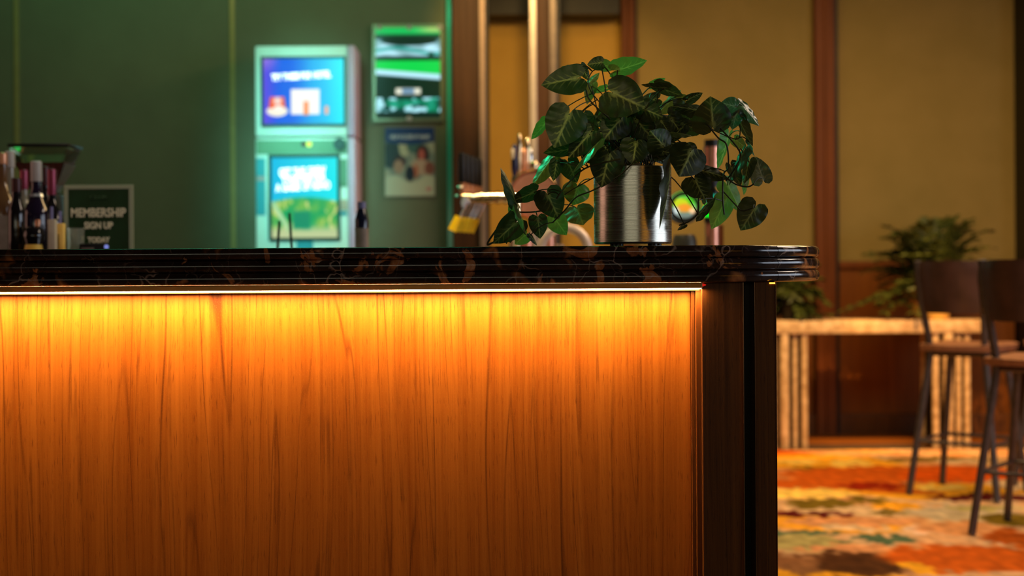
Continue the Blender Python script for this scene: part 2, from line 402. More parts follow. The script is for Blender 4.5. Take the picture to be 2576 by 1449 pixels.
def text(s, size, loc, mat, parent, name='lettering', rot=0, width=None, bold=.0, label=None):
    cu = bpy.data.curves.new('t', 'FONT'); cu.body = s; cu.size = size; cu.align_x = 'CENTER'; cu.align_y = 'CENTER'
    cu.extrude = .0008; cu.offset = bold
    to = bpy.data.objects.new('t', cu); C.objects.link(to)
    dg = bpy.context.evaluated_depsgraph_get(); dg.update()
    me = bpy.data.meshes.new_from_object(to.evaluated_get(dg)); bpy.data.objects.remove(to)
    xs = [v.co.x for v in me.vertices]; wd = max(xs)-min(xs); k = width/wd if width else 1
    off = OFF.get(parent.name, Vector())
    for v in me.vertices:
        x, y, z = v.co.x*k, v.co.y, v.co.z
        x, y = x*math.cos(rot)-y*math.sin(rot), x*math.sin(rot)+y*math.cos(rot)
        v.co = Vector((x, -z, y))+Vector(loc)-off
    me.materials.clear(); me.materials.append(MAT[mat]); o = bpy.data.objects.new(name, me); C.objects.link(o); o.parent = parent
    if label: o['label'] = label
    return o
def mixc(a, b, t):
    t = max(0, min(1, t)); return tuple(a[i]*(1-t)+b[i]*t for i in range(3))
def sm(a, b, x):
    t = max(0, min(1, (x-a)/(b-a))); return t*t*(3-2*t)
def R(p0, p1, D):
    """(x0,x1,z0,z1) of the pixel rectangle p0..p1 at distance D"""
    mx, my = (p0[0]+p1[0])/2, (p0[1]+p1[1])/2
    return PX(p0[0], D, my), PX(p1[0], D, my), PZ(p1[1], D, mx), PZ(p0[1], D, mx)

# ================================================================ THE ROOM
XL, XR, YB, YF, ZC = -3.6, 5.0, -2.6, 8.84, 3.1
struct('floor', B(XL, XR, YB, YF+.2, -.1, 0), 'wall_dark')
struct('ceiling', B(XL, XR, YB, YF+.2, ZC, ZC+.1), 'ceiling')
struct('wall_left', B(XL-.1, XL, YB, YF+.2, 0, ZC), 'wall_dark')
struct('wall_right', B(XR, XR+.1, YB, YF+.2, 0, ZC), 'wall_dark')
struct('wall_front', B(XL, XR, YB-.1, YB, 0, ZC), 'wall_dark')
# far wall
D = 8.84
wall = struct('wall_back', B(XL, XR, D+.03, D+.2, 0, ZC), 'tan_wall')
edges = [PX(1225, D), PX(1565, D), PX(1605, D), PX(2046, D, 300), PX(2104, D, 300), PX(2552, D, 300)]
zr = PZ(662, D, 2150)
def upper(x0, x1, mat): struct('wall_panel', B(x0, x1, D, D+.03, zr, ZC-.01, bev=.002), mat, wall)
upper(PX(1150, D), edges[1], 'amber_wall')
upper(edges[2], edges[3], 'tan_wall')
upper(edges[4], edges[5], 'tan_wall')
for x0, x1 in ((edges[0], edges[1]), (edges[2], edges[3]), (edges[4], edges[5])):
    struct('wainscot_panel', B(x0+.01, x1-.01, D-.01, D+.03, .13, zr-.03, bev=.003), 'wall_wood', wall)
struct('trim_1', B(edges[2]-.3, XR, D-.035, D+.03, zr-.03, zr+.012, bev=.004), 'post_wood')
for i, (a, b) in enumerate(((edges[1], edges[2]), (edges[3], edges[4]))):
    m = (b-a)
    t = struct('trim_%d' % (i+2), B(a, b, D-.06, D+.04, 0, ZC, bev=.006), 'post_wood')
    struct('post_bead', B(a+m*.40, a+m*.62, D-.075, D-.06, 0, ZC, bev=.005), 'post_wood', t)
    struct('post_bead', B(b-m*.16, b-m*.02, D-.07, D-.055, 0, ZC, bev=.004), 'black', t)
struct('trim_4', B(edges[5], edges[5]+.35, D-.25, D+.03, 0, ZC, bev=.004), 'black')
struct('baseboard_back', B(edges[1], edges[5], D-.03, D+.03, 0, .13, bev=.006), 'dark_wood')
# timber strip in front of the skirting
struct('trim_5', B(PX(1900, 8.3), edges[5], 8.36, D-.03, 0, .012, bev=.003), 'wall_wood')
# black bulkhead over the amber recess
struct('trim_6', B(PX(1225, 8.6), PX(1562, 8.6), 8.6, D, PZ(36, 8.6), ZC), 'black')

# green wall
DG = 7.4
gw = struct('wall_bar', B(XL, PX(1132, DG), DG+.025, DG+.15, 0, ZC), 'black')
gx = [XL, PX(38, DG), PX(583, DG), PX(1127, DG)]
for a, b in zip(gx, gx[1:]):
    struct('green_panel', B(a+.006, b-.004, DG, DG+.03, 0.02, ZC-.01, bev=.002), 'green_paint', gw)
for px in (45, 588):
    x = PX(px, DG); struct('joint_strip', B(x-.012, x+.012, DG-.004, DG+.01, .02, ZC-.01), 'joint_green', gw)
x = PX(1134, DG); struct('glass_edge', B(x-.014, x+.014, DG-.03, DG+.14, 0, ZC-.01, bev=.004), 'glass_edge', gw)

# dark pillars beside the amber recess
DP = 7.3
t = thing('pillar', 'dark brown pillar with a rose metal edge, behind the black tap handles', 'pillar', (PX(1175, DP), DP, 0))
def col(p0, p1, d0, d1, mat, name, bev=.003):
    obj(name, B(PX(p0, DP), PX(p1, DP), d0, d1, 0, ZC-.005, bev=bev), mat, t, False)
col(1141, 1211, DP+.01, DP+.25, 'pillar_wood', 'column_body')
col(1209, 1224, DP-.01, DP+.24, 'pink_metal', 'metal_edge')
col(1224, 1232, DP+.03, DP+.24, 'black', 'dark_edge_strip')  # plain black edge strip
t = thing('pillar', 'brown pillar with a pale beige edge on its left, left of the potted plant', 'pillar', (PX(1375, DP), DP, 0))
col(1336, 1352, DP-.02, DP+.24, 'beige_metal', 'metal_edge')
col(1352, 1386, DP+.01, DP+.25, 'pillar_wood', 'column_body')
col(1386, 1403, DP-.005, DP+.24, 'grey_metal', 'metal_edge')
col(1403, 1413, DP+.02, DP+.24, 'black', 'dark_edge_strip')

# carpet
blobs = []
def blob(px, py, rx, ry, c, soft=.35):
    Dd = CH*F/(py-HY); X = (px-HX)*Dd/F; s = F/Dd
    ryw = ry*Dd*Dd/(CH*F); blobs.append((X, Dd, rx/s, ryw, c, soft))
OR, YE, RD, CR, OL, TE, MA, BR, SA, GR = (250, 168, 40), (255, 205, 95), (208, 92, 24), (226, 186, 140), (120, 96, 30), (84, 104, 74), (92, 24, 22), (84, 50, 26), (222, 150, 96), (176, 160, 98)
BW = (100, 58, 20)
for a in [(2080, 1178, 190, 26, OR), (2140, 1176, 60, 10, YE), (2000, 1172, 60, 7, YE), (2040, 1190, 55, 6, OL), (1975, 1195, 30, 7, SA),
          (2360, 1168, 140, 7, OL), (2420, 1172, 90, 5, CR), (2280, 1205, 330, 22, RD), (2060, 1228, 150, 15, RD), (2200, 1236, 90, 10, (150, 40, 8)),
          (2440, 1208, 180, 18, (215, 85, 16)), (2020, 1252, 130, 12, YE), (2400, 1240, 140, 11, OR), (2350, 1240, 70, 6, YE), (2530, 1232, 50, 14, CR),
          (2480, 1265, 140, 8, MA), (2060, 1278, 80, 13, OL), (2180, 1270, 60, 8, OL), (2250, 1285, 60, 10, OR), (1975, 1288, 30, 5, CR),
          (2150, 1298, 70, 10, CR), (2040, 1304, 110, 6, MA), (2250, 1302, 50, 5, OL), (2420, 1305, 140, 22, (206, 182, 150)), (2540, 1322, 70, 16, OL), (2480, 1292, 120, 5, GR),
          (2140, 1325, 180, 12, SA), (2100, 1338, 50, 8, CR), (2190, 1344, 50, 6, CR), (2330, 1348, 60, 12, (240, 200, 170)), (2420, 1345, 120, 18, SA),
          (2000, 1352, 110, 7, TE), (2020, 1378, 120, 22, GR), (2220, 1370, 78, 10, TE), (2120, 1378, 14, 5, TE), (2150, 1392, 160, 9, SA),
          (2150, 1432, 120, 32, BR), (1990, 1432, 60, 34, (140, 92, 56)), (2420, 1418, 210, 34, RD), (2560, 1370, 90, 22, (200, 90, 25)), (2300, 1440, 50, 18, OR)]:
    blob(*a)
def carpet_col(X, Y):
    q = Vector((X*2.2, Y*1.1, 0)); n1 = noise.noise(q*3.1); n2 = noise.noise(q*9+Vector((5, 3, 1))); n3 = noise.noise(Vector((X*26, Y*12, 2)))
    base = mixc(SA, CR, .5+n1); base = mixc(base, OR, sm(.15, .4, noise.noise(Vector((X*1.3+4, Y*2.2, 7)))))
    base = mixc(base, RD, sm(.2, .35, noise.noise(Vector((X*1.1+9, Y*1.9, 3)))))
    xx, yy = X+.05*n1+.02*n2, Y+.10*n2+.05*n3
    for bx, by, rx, ry, c, s in blobs:
        d = ((xx-bx)/rx)**2+((yy-by)/ry)**2
        if d < 1.7: base = mixc(base, c, 1-sm(1-s, 1+s, d))
    return tuple(max(0, v*(1+.22*n3)) for v in base)
x0, x1, y0, y1, nx, ny = .86, 4.4, 3.6, 8.05, 160, 220
verts = [(x0+(x1-x0)*i/nx, y0+(y1-y0)*j/ny, .012) for j in range(ny+1) for i in range(nx+1)]
faces = [(j*(nx+1)+i, j*(nx+1)+i+1, (j+1)*(nx+1)+i+1, (j+1)*(nx+1)+i) for j in range(ny) for i in range(nx)]
k0 = len(verts); verts += [(x0, y0, .001), (x1, y0, .001), (x1, y1, .001), (x0, y1, .001)]
c4 = [0, nx, (ny+1)*(nx+1)-1, ny*(nx+1)]
faces += [(k0, k0+1, k0+2, k0+3)]+[(c4[i], k0+i, k0+(i+1) % 4, c4[(i+1) % 4]) for i in range(4)]
me = bpy.data.meshes.new('carpet'); me.from_pydata(verts, [], faces)
at = me.color_attributes.new('Col', 'FLOAT_COLOR', 'POINT')
for k, v in enumerate(verts): at.data[k].color = (*[c*1.0 for c in lin(carpet_col(v[0], v[1]))], 1)
me.materials.append(MAT['carpet']); o = bpy.data.objects.new('carpet', me); C.objects.link(o)
o['label'] = 'patterned carpet of orange, cream and olive strokes under the stools'; o['category'] = 'carpet'

# ================================================================ FRONT BAR COUNTER
ZT, ZB = 1.0927, 1.0200; LH = (ZT-ZB)/3; YFc = 2.75; YR = 3.36
bar = thing('bar_counter', 'long bar counter with warm lit wood front and triple rounded dark marble edge', 'counter', (0, 3.05, 0))
RC = .262; cx = .385; cy = YFc+RC; XE = cx+RC
path = [(-2.7, YFc), (-1.8, YFc), (-.9, YFc), (-.2, YFc), (.15, YFc), (.3, YFc)]
for i in range(0, 25):
    a = PI/2*i/24; e = 2/1.85
    path.append((cx+RC*math.sin(a)**e if a > 0 else cx, cy-RC*(math.cos(a)**e if i < 24 else 0)))
path += [(XE, YR-.02)]
path = [Vector(p) for p in path]
def nrm(i):
    a = path[max(i-1, 0)]; b = path[min(i+1, len(path)-1)]; t = (b-a).normalized(); return Vector((t.y, -t.x))
ks = min(range(len(path)), key=lambda i: abs(path[i].x-PX(1948, 2.83)))
def slab(idx0, idx1, zlo, name, inset=0):
    pts, ns = [], []
    for i in range(idx0, idx1+1):
        pts.append(path[i].copy()); ns.append(nrm(i) if 0 < i < len(path)-1 else (Vector((0, -1)) if i == 0 else Vector((1, 0))))
    if idx0 > 0: pts[0] = pts[0]+(pts[1]-pts[0]).normalized()*.0006
    last = pts[-1]
    if idx1 == len(path)-1: pts.append(Vector((XE, YR))); ns.append(Vector((.7, .7)))
    else: pts[-1] = last+(pts[-2]-last).normalized()*.0006; pts.append(Vector((pts[-1].x, YR))); ns.append(Vector((0, 1)))
    pts.append(Vector((pts[0].x, YR))); ns.append(Vector((0, 1)))
    bm = bmesh.new(); rings = []; r = LH/2; dz = LH/2
    for k in range(11):
        ph = -PI/2+PI*k/10
        off = .0095*(1-math.cos(ph)**.9) if abs(math.cos(ph)) > 1e-6 else .0095
        z = zlo+dz+math.sin(ph)*dz*.985
        rings.append([bm.verts.new((p.x-n.x*(off+inset), p.y-n.y*(off+inset), z)) for p, n in zip(pts, ns)])
    m = len(pts)
    for a, b in zip(rings, rings[1:]):
        for i in range(m): bm.faces.new((a[i], a[(i+1) % m], b[(i+1) % m], b[i]))
    bm.faces.new(rings[0][::-1]); bm.faces.new(rings[-1])
    return obj(name, bm, 'marble', bar)
for k in range(3):
    slab(0, ks, ZB+k*LH, 'marble_slab')
    slab(ks, len(path)-1, ZB+k*LH, 'marble_slab')
DPN = 2.835
xp = PX(1737, DPN, 900)
front = obj('front_panel', B(-2.7, xp, DPN, DPN+.02, .12, ZB, bev=.0008), 'panel_wood', bar, False)
obj('trim_strip', B(xp+.0005, PX(1748, 2.822, 900), 2.822, 2.85, .12, ZB, bev=.0008), 'trim_wood', bar, False)
obj('trim_strip', B(PX(1748, 2.822, 900)+.0004, PX(1766, 2.806, 900), 2.806, 2.85, .12, ZB, bev=.001), 'trim_wood', bar, False)
obj('end_panel', B(PX(1766, 2.79, 900)+.0004, PX(1869, 2.79, 900), 2.79, 2.85, .12, ZB, bev=.001), 'dark_wood', bar, False)
obj('metal_edge', B(PX(1869, 2.79, 900)+.0002, PX(1871, 2.79, 900), 2.788, 2.85, .12, ZB), 'brass_edge', bar, False)
obj('recess_panel', B(PX(1871, 2.79, 900), PX(1900, 2.79, 900)+.02, 2.85, 2.87, .12, ZB), 'black', bar, False)
obj('metal_edge', B(PX(1900, 2.79, 900)-.0008, PX(1900, 2.79, 900), 2.79, 2.85, .12, ZB), 'brass_edge', bar, False)
xs = PX(1952, 2.79, 900)
obj('corner_panel', B(PX(1900, 2.79, 900), xs, 2.79, 2.87, .12, ZB, bev=.001), 'dark_wood', bar, False)
obj('metal_edge', B(xs, xs+.0012, 2.789, 2.80, .12, ZB), 'brass_edge', bar, False)
obj('side_panel', B(xs-.02, xs, 2.8705, 3.30, .12, ZB, bev=.001), 'dark_wood', bar, False)
obj('back_panel', B(-2.7, xs-.0205, 3.28, 3.30, .12, ZB, bev=.001), 'black', bar, False)
obj('kick_board', B(-2.7, xs-.04, 2.90, 3.27, 0, .12, bev=.002), 'black', bar, False)
# LED profile under the marble
yl0, yl1 = 2.776, 2.805
zl = PZ(731.0, 2.775, 880)-PX(0, 1)*0
xe = PX(1766, 2.775, 720)
prof = obj('led_profile', B(-2.7, xe-.0015, yl0, yl1, zl+.0006, ZB-.0008, bev=.0005), 'led_profile', bar, False)
obj('led_diffuser', B(-2.7, xe-.0015, yl0+.001, yl1-.004, zl-.0012, zl+.0007), 'led', prof, False, label='glowing diffuser')
obj('shading_lip', B(-2.7, xe-.0015, yl1-.0035, yl1-.0005, zl-.004, zl+.002), 'led_profile', prof, False)  # lip added to shade the top of the wood panel
obj('end_cap', B(xe-.0014, xe+.0008, yl0-.001, yl1, zl-.001, ZB-.001), 'brass_edge', prof, False)
obj('red_end_plug', L([(.0028, 0), (.0028, .002), (.0008, .0075)], (xe+.0008, 2.778, (zl+ZB)/2+.001), 12, 'X'), 'red_cap', prof)
zz = ZB
sp = obj('side_led_profile', B(xs+.001, xs+.0135, 2.95, 3.25, zz-.0115, zz-.0005, bev=.0006), 'led_profile', bar, False)
obj('led_diffuser', B(xs+.0015, xs+.013, 2.938, 2.9495, zz-.011, zz-.001, bev=.001), 'led_side', sp, False)
obj('led_diffuser', B(xs-.012, xs-.001, 2.789, 2.7895, zz-.0035, zz-.001), 'led_side', sp, False)

# ================================================================ BACK COUNTERS (behind the bar)
ZR = 1.055
t = thing('rear_counter', 'rear counter carrying the bottles, hidden behind the front bar', 'counter', (-1.4, 4.3, 0))
obj('worktop', B(-2.5, -.45, 3.95, 4.85, ZR-.04, ZR, bev=.004), 'marble', t)
obj('cabinet_body', B(-2.48, -.47, 3.98, 4.83, .1, ZR-.04), 'dark_wood', t, False)
obj('plinth', B(-2.46, -.49, 4.01, 4.80, 0, .1), 'black', t, False)
t = thing('tap_counter', 'tap counter carrying the beer fonts, hidden behind the front bar', 'counter', (.35, 5.2, 0))
obj('worktop', B(-.4, .81, 4.86, 5.6, ZR-.04, ZR, bev=.004), 'marble', t)
obj('cabinet_body', B(-.38, .79, 4.89, 5.58, .1, ZR-.04), 'dark_wood', t, False)
obj('plinth', B(-.36, .77, 4.92, 5.55, 0, .1), 'black', t, False)

# ---------------------------------------------------------------- bottles
def glass_mat(name, c, rough=.12, coat=.4): MAT[name] = M(name, c, rough, spec=.6, coat=coat)
glass_mat('glass_black', (.006, .005, .006)); glass_mat('glass_purple', (.010, .006, .018)); glass_mat('glass_brown', (.12, .06, .025))
glass_mat('glass_red', (.05, .006, .006)); glass_mat('glass_clear', (.20, .18, .14)); glass_mat('glass_blue', (.01, .012, .03))
MAT['cap_white'] = M('white_cap', (.38, .35, .34), .3); MAT['cap_pink'] = M('pink_foil', (.24, .035, .07), .25, .5)
MAT['cap_red'] = M('red_cap_plastic', (.5, .01, .01), .3); MAT['cap_dark'] = M('dark_foil', (.05, .012, .014), .3, .3)
MAT['cap_copper'] = M('copper_cap', (.6, .28, .16), .3, .6); MAT['cap_blue'] = M('blue_cap', (.20, .20, .42), .4)
MAT['label_cream'] = speck('cream_label', (.45, .38, .28), (.52, .44, .33), 30, .6)
MAT['label_gold'] = speck('gold_label', (.62, .38, .05), (.72, .46, .08), 30, .5)
MAT['label_grey'] = speck('grey_label', (.22, .18, .15), (.30, .25, .21), 30, .6)
MAT['label_silver'] = M('silver_band', (.6, .65, .7), .25, .8)
def bottle(px, D, toppx, rad, neck, sh, gm, cm, label, lab=None, cap_px=45, name='bottle', band=False):
    x = PX(px, D, 550); zt = PZ(toppx, D, px); H = zt-ZR; t = thing(name, label, 'bottle', (x, D, ZR), 'bottles on the rear counter')
    c = (x, D, ZR); hs = H*sh; ch = cap_px*D/F
    prof = [(rad*.9, 0), (rad, .006), (rad, hs*.96), (rad*.93, hs+.012), (rad*.6, hs+.035), (neck*1.15, hs+.06), (neck, hs+.075), (neck, H-.012)]
    obj('body', L(prof, c, 28), gm, t)
    obj('cap', L([(neck*1.12, H-ch), (neck*1.16, H-ch+.003), (neck*1.12, H-.003), (neck*.9, H)], c, 20), cm, t)
    if lab: obj('paper_label', L([(rad+.0006, hs*.25), (rad+.0006, hs*.82)], c, 28, cap=False), lab, t)
    if band: obj('neck_band', L([(neck*1.5, hs+.047), (neck*1.3, hs+.056)], c, 24, cap=False), 'label_silver', t)
    return t
bottle(6, 4.18, 384, .036, .014, .56, 'glass_brown', 'cap_copper', 'brown glass bottle with a copper cap, cut off by the left picture edge', 'label_grey', 30)
bottle(26, 4.34, 380, .034, .013, .5, 'glass_clear', 'cap_white', 'bottle with a tall white cap, second from the left picture edge', None, 42)
bottle(10, 4.5, 438, .034, .013, .6, 'glass_red', 'cap_red', 'dark bottle with a short bright red cap at the left picture edge', None, 28)
bottle(42, 4.08, 448, .024, .012, .62, 'glass_black', 'cap_dark', 'slim black bottle with a dark foil neck, left of the purple bottle', None, 46)
bottle(61, 4.46, 427, .034, .0115, .5, 'glass_clear', 'cap_pink', 'bottle with a pink foil neck, directly left of the purple bottle', 'label_grey', 50)
bottle(92, 4.14, 405, .036, .0145, .52, 'glass_purple', 'cap_white', 'deep purple bottle with a silvery white neck', None, 52, band=True)
bottle(113, 4.38, 418, .034, .0125, .55, 'glass_black', 'cap_dark', 'black bottle with a dark red foil neck, right of the purple bottle', None, 50)
bottle(131, 4.26, 425, .034, .0115, .49, 'glass_black', 'cap_pink', 'black bottle with the tallest pink foil neck, rightmost of the group', 'glass_black', 66)
# squat bottle with gold label
x = PX(82, 4.0+.04, 600); t = thing('squat_bottle', 'squat dark round bottle with a gold label in front of the purple bottle', 'bottle', (x, 4.05, ZR))
obj('body', L([(.024, 0), (.026, .004), (.026, .045), (.022, .07), (.028, .088), (.030, .10), (.022, .118), (.01, .124)], (x, 4.05, ZR), 28), 'glass_black', t)
obj('paper_label', L([(.0266, .052), (.0235, .071)], (x, 4.05, ZR), 28, cap=False), 'label_gold', t)
# cork stoppers lying bright on it
obj('stopper', L([(.007, 0), (.008, .012), (.006, .02)], (x+.012, 4.05, ZR+.122), 14), 'cap_copper', t)
# glass beside the sign
x = PX(172, 4.1, 590); solo('glass_tumbler', 'clear tall glass between the stirrer boxes and the green sign', 'glass', (x, 4.15, ZR),
     L([(.026, 0), (.031, .12), (.029, .12), (.024, .008)], (x, 4.15, ZR), 28), 'clear')
# pale boxes with blue sticks
for px, top, tip, mt, lb in ((132, 552, 520, 'label_cream', 'taller cream holder with a blue stick, in front of the black bottles'), (153, 562, 531, 'ceramic_yellow', 'lower amber holder with a blue stick, next to the green sign')):
    Dk = 4.06 if px == 132 else 4.10; x = PX(px, Dk, 580); zt = PZ(top, Dk, px)
    t = thing('stirrer_holder', lb, 'holder', (x, Dk, ZR))
    obj('holder_box', B(x-.0105, x+.0105, Dk-.011, Dk+.011, ZR, zt, bev=.0015), mt, t)
    obj('stick', T([(x-.002, Dk, zt-.02), (x-.002, Dk, PZ(tip, Dk, px))], .0045, 8), 'cap_blue', t)
# coffee grinder
Dg = 4.64; xc = PX(115, Dg, 400); t = thing('coffee_grinder', 'coffee grinder with clear hopper half full of beans behind the bottles', 'grinder', (xc, Dg, ZR))
hw = 76*Dg/F; zt = PZ(366, Dg, 115); zb = PZ(489, Dg, 115)
obj('hopper_lid', B(xc-hw, xc+hw, Dg-hw*.8, Dg+hw*.8, zt-.010, zt, bev=.003), 'black_plastic', t)
def frust(z0, w0, z1, w1, mat, name, lab=None):
    bm = bmesh.new(); r = bmesh.ops.create_cube(bm, size=2)
    for v in r['verts']:
        w, z = (w0, z0) if v.co.z < 0 else (w1, z1); v.co = Vector((xc+v.co.x*w, Dg+v.co.y*w*.8, z))
    bmesh.ops.bevel(bm, geom=list(bm.edges), offset=.004, segments=2, affect='EDGES'); return obj(name, bm, mat, t, label=lab)
MAT['beans'] = speck('coffee_beans', (.035, .010, .007), (.10, .03, .022), 160, .35, .8, 140)
MAT['hopper_glass'] = M('hopper_acrylic', (.75, .73, .62), .03, trans=1.0, spec=.7)
frust(zb, .035, zt-.011, hw*.96, 'hopper_glass', 'hopper')
frust(zb+.004, .034, PZ(412, Dg, 115), hw*.84, 'beans', 'beans', 'dark red brown coffee beans')
obj('grinder_body', B(xc-.055, xc+.055, Dg-.07, Dg+.09, ZR+.03, zb, bev=.012), 'black_plastic', t)
obj('base', B(xc-.065, xc+.065, Dg-.11, Dg+.1, ZR, ZR+.03, bev=.006), 'black_plastic', t)
obj('spout', L([(.012, 0), (.018, .05)], (xc, Dg-.09, ZR+.10), 16), 'chrome', t)
# no lamp row is built over the rear counter
# membership sign
Ds = 4.3; x0, x1, z0, z1 = R((161, 465), (335, 640), Ds)
t = thing('counter_sign', 'green membership sign in a clear acrylic holder on the rear counter', 'sign', ((x0+x1)/2, Ds, ZR))
MAT['acrylic_rim'] = M('acrylic_rim', (.34, .38, .25), .2, spec=.6)
b = bmesh.new(); w = .0125
box(b, x0, x1, Ds, Ds+.006, z1-w*1.05, z1, bev=.001); box(b, x0, x0+w, Ds, Ds+.006, ZR+.004, z1-w*1.05); box(b, x1-w, x1, Ds, Ds+.006, ZR+.004, z1-w*1.05)
obj('acrylic_rim', b, 'acrylic_rim', t, False)
obj('sign_card', B(x0+w, x1-w, Ds+.002, Ds+.004, ZR+.004, z1-w*1.05), 'sign_green', t, False)
obj('foot', B(x0, x1, Ds-.03, Ds+.06, ZR, ZR+.004), 'acrylic_rim', t, False)
for s, px, py, wd, hh in (('MEMBERSHIP', 247, 536, 138, .037), ('SIGN UP', 248, 568, 72, .028), ('TODAY', 248, 604, 56, .022)):
    p = P(px, py, Ds); text(s, hh, (p.x, Ds-.0005, p.z), 'sign_text', t, width=wd*Ds/F, bold=.0009)
MAT['dim_text'] = M('dim_lettering', (.06, .12, .05), .5); p = P(247, 496, Ds)
text('CLUB', .014, (p.x, Ds-.0005, p.z), 'dim_text', t, width=42*Ds/F)
# card terminal
Dt = 4.08; x0, x1, z0, z1 = R((197, 612), (263, 640), Dt)
t = thing('card_terminal', 'small black card terminal in front of the membership sign', 'terminal', ((x0+x1)/2, Dt, ZR))
obj('housing', B(x0, x1, Dt, Dt+.05, ZR, z1, bev=.006), 'black_plastic', t)
obj('key_pad', B(x0+.008, x1-.03, Dt-.002, Dt, ZR+.012, z1-.012, bev=.0008), 'grey_metal', t)
obj('status_light', L([(.006, 0), (.006, .003)], (PX(275, Dt, 618)-.008, Dt-.003, PZ(619, Dt, 270)-.002), 12, 'Y'), M('blue_indicator', (.2, .25, .7), .3, emit=(.25, .32, .9), es=.6), t)
# straws
x = PX(715, 4.4, 600); t = thing('straw_cup', 'small black cup of bar straws in front of the lit kiosk', 'cup', (x, 4.4, ZR))
obj('cup', L([(.026, 0), (.034, .045), (.032, .045), (.024, .004)], (x, 4.4, ZR), 24), 'black_plastic', t)
MAT['straw'] = M('dark_straw', (.02, .05, .04), .4)
for a, bb in (((703, 556), (697, 628)), ((728, 536), (735, 628))):
    s = T([P(*bb, 4.4)-Vector((0, 0, .02)), P(*a, 4.4)], .0042, 8)
    solo('straw', 'black straw standing in the cup, %s of the two' % ('shorter left' if a[0] == 703 else 'taller right'), 'straw', P(*bb, 4.4), s, 'straw', 'straws before the kiosk')
# dark blue bottle right of kiosk
x = PX(910, 4.5, 580); t = thing('bottle', 'dark blue bottle standing just right of the lit kiosk', 'bottle', (x, 4.5, ZR))
zt = PZ(508, 4.5, 910)-ZR
obj('body', L([(.02, 0), (.0215, .004), (.0215, zt*.72), (.016, zt*.84), (.012, zt*.9)], (x, 4.5, ZR), 24), 'glass_blue', t)
obj('cap', L([(.0135, zt*.9), (.0135, zt)], (x, 4.5, ZR), 20), 'cap_blue', t)
t2 = obj('paper_label', L([(.0219, zt*.2), (.0219, zt*.6)], (x, 4.5, ZR), 24, cap=False), 'label_grey', t)

# ================================================================ KIOSK
Dk = 7.1
x0, x1, z0, z1 = R((642, 115), (893, 343), Dk); cxk = (x0+x1)/2
t = thing('self_service_kiosk', 'tall pale gaming kiosk with two lit screens against the green wall', 'kiosk', (cxk, Dk, 0))
zlow = PZ(347, Dk, 768)
xs0 = PX(875, Dk, 300)
up = obj('upper_housing', B(x0, xs0, Dk, Dk+.26, z0, z1, bev=.008), 'kiosk', t)
obj('side_cheek', B(xs0+.001, x1, Dk-.004, Dk+.26, z0, z1, bev=.006), 'kiosk_side', t)
low = obj('lower_housing', B(x0, xs0, Dk, Dk+.27, .08, zlow, bev=.006), 'kiosk', t)
obj('side_cheek', B(xs0+.001, x1, Dk-.002, Dk+.27, .08, zlow, bev=.006), 'kiosk_side', t)
obj('plinth', B(x0+.01, x1-.01, Dk+.02, Dk+.25, 0, .08), 'black', t, False)
def scr(p0, p1, fn, nx, ny, parent, bez=.012):
    a, b, c, d = R(p0, p1, Dk); f = bez
    bm = bmesh.new()
    for q in ((a-f, b+f, c-f, c), (a-f, b+f, d, d+f), (a-f, a, c, d), (b, b+f, c, d)): box(bm, q[0], q[1], Dk-.012, Dk, q[2], q[3])
    fr = obj('screen_bezel', bm, 'screen_frame', parent, False)
    picture(b-a, d-c, nx, ny, fn, (a, Dk-.004, c), 'screen', 'screen', parent)
def s1(u, v):
    c = mixc((90, 70, 225), (0, 95, 232), sm(.0, .28, u)); c = mixc(c, (0, 175, 240), sm(.3, .7, u)); c = mixc(c, (0, 232, 252), sm(.65, 1, u))
    c = mixc(c, (150, 120, 225), (1-sm(0, .3, u))*sm(.75, 1, v)*.8)
    def el(a, b, ra, rb): return 1-sm(.8, 1.15, ((u-a)/ra)**2+((v-b)/rb)**2)
    c = mixc(c, (252, 245, 225), el(.17, .2, .135, .085))
    w = .11-.10*(v-.24)
    if .24 < v < .42: c = mixc(c, (248, 100, 50), 1-sm(w-.02, w+.01, abs(u-.17)))
    c = mixc(c, (250, 215, 205), el(.175, .355, .05, .06)); c = mixc(c, (255, 250, 235), el(.19, .235, .07, .05))
    bx = (1-sm(.17, .19, abs(u-.52)))*(1-sm(.185, .205, abs(v-.34))); c = mixc(c, (255, 251, 246), bx)
    c = mixc(c, (252, 140, 70), (1-sm(.02, .04, abs(u-.53)))*(1-sm(.09, .12, abs(v-.24))))
    c = mixc(c, (250, 170, 140), (1-sm(.018, .03, abs(u-.785)))*(1-sm(.055, .075, abs(v-.21))))
    return c
scr((663, 148), (865, 312), s1, 110, 90, up)
def s2(u, v):
    c = mixc((0, 185, 232), (0, 232, 240), u)
    hill = .45+.05*math.sin(u*PI)
    if v < hill+.03:
        n = noise.noise(Vector((u*6, v*6, 3))); n2 = noise.noise(Vector((u*14, v*12, 8)))
        g_ = mixc((20, 160, 90), (120, 185, 75), .5+n*1.4); g_ = mixc(g_, (200, 214, 120), sm(.18, .4, n2+.25*n)); g_ = mixc(g_, (190, 205, 150), (1-sm(.05, .2, v)))
        g_ = mixc(g_, (0, 140, 100), (1-sm(.1, .16, abs(u-.45)))*(1-sm(.08, .14, abs(v-.22))))
        d = abs((v-.42)+(u-.03)*1.4)/.08
        if u < .25: g_ = mixc(g_, (170, 220, 160), 1-sm(.4, 1, d))
        c = mixc(c, g_, 1-sm(hill-.02, hill+.03, v))
    return c
scr((684, 397), (849, 598), s2, 90, 110, low, .016)
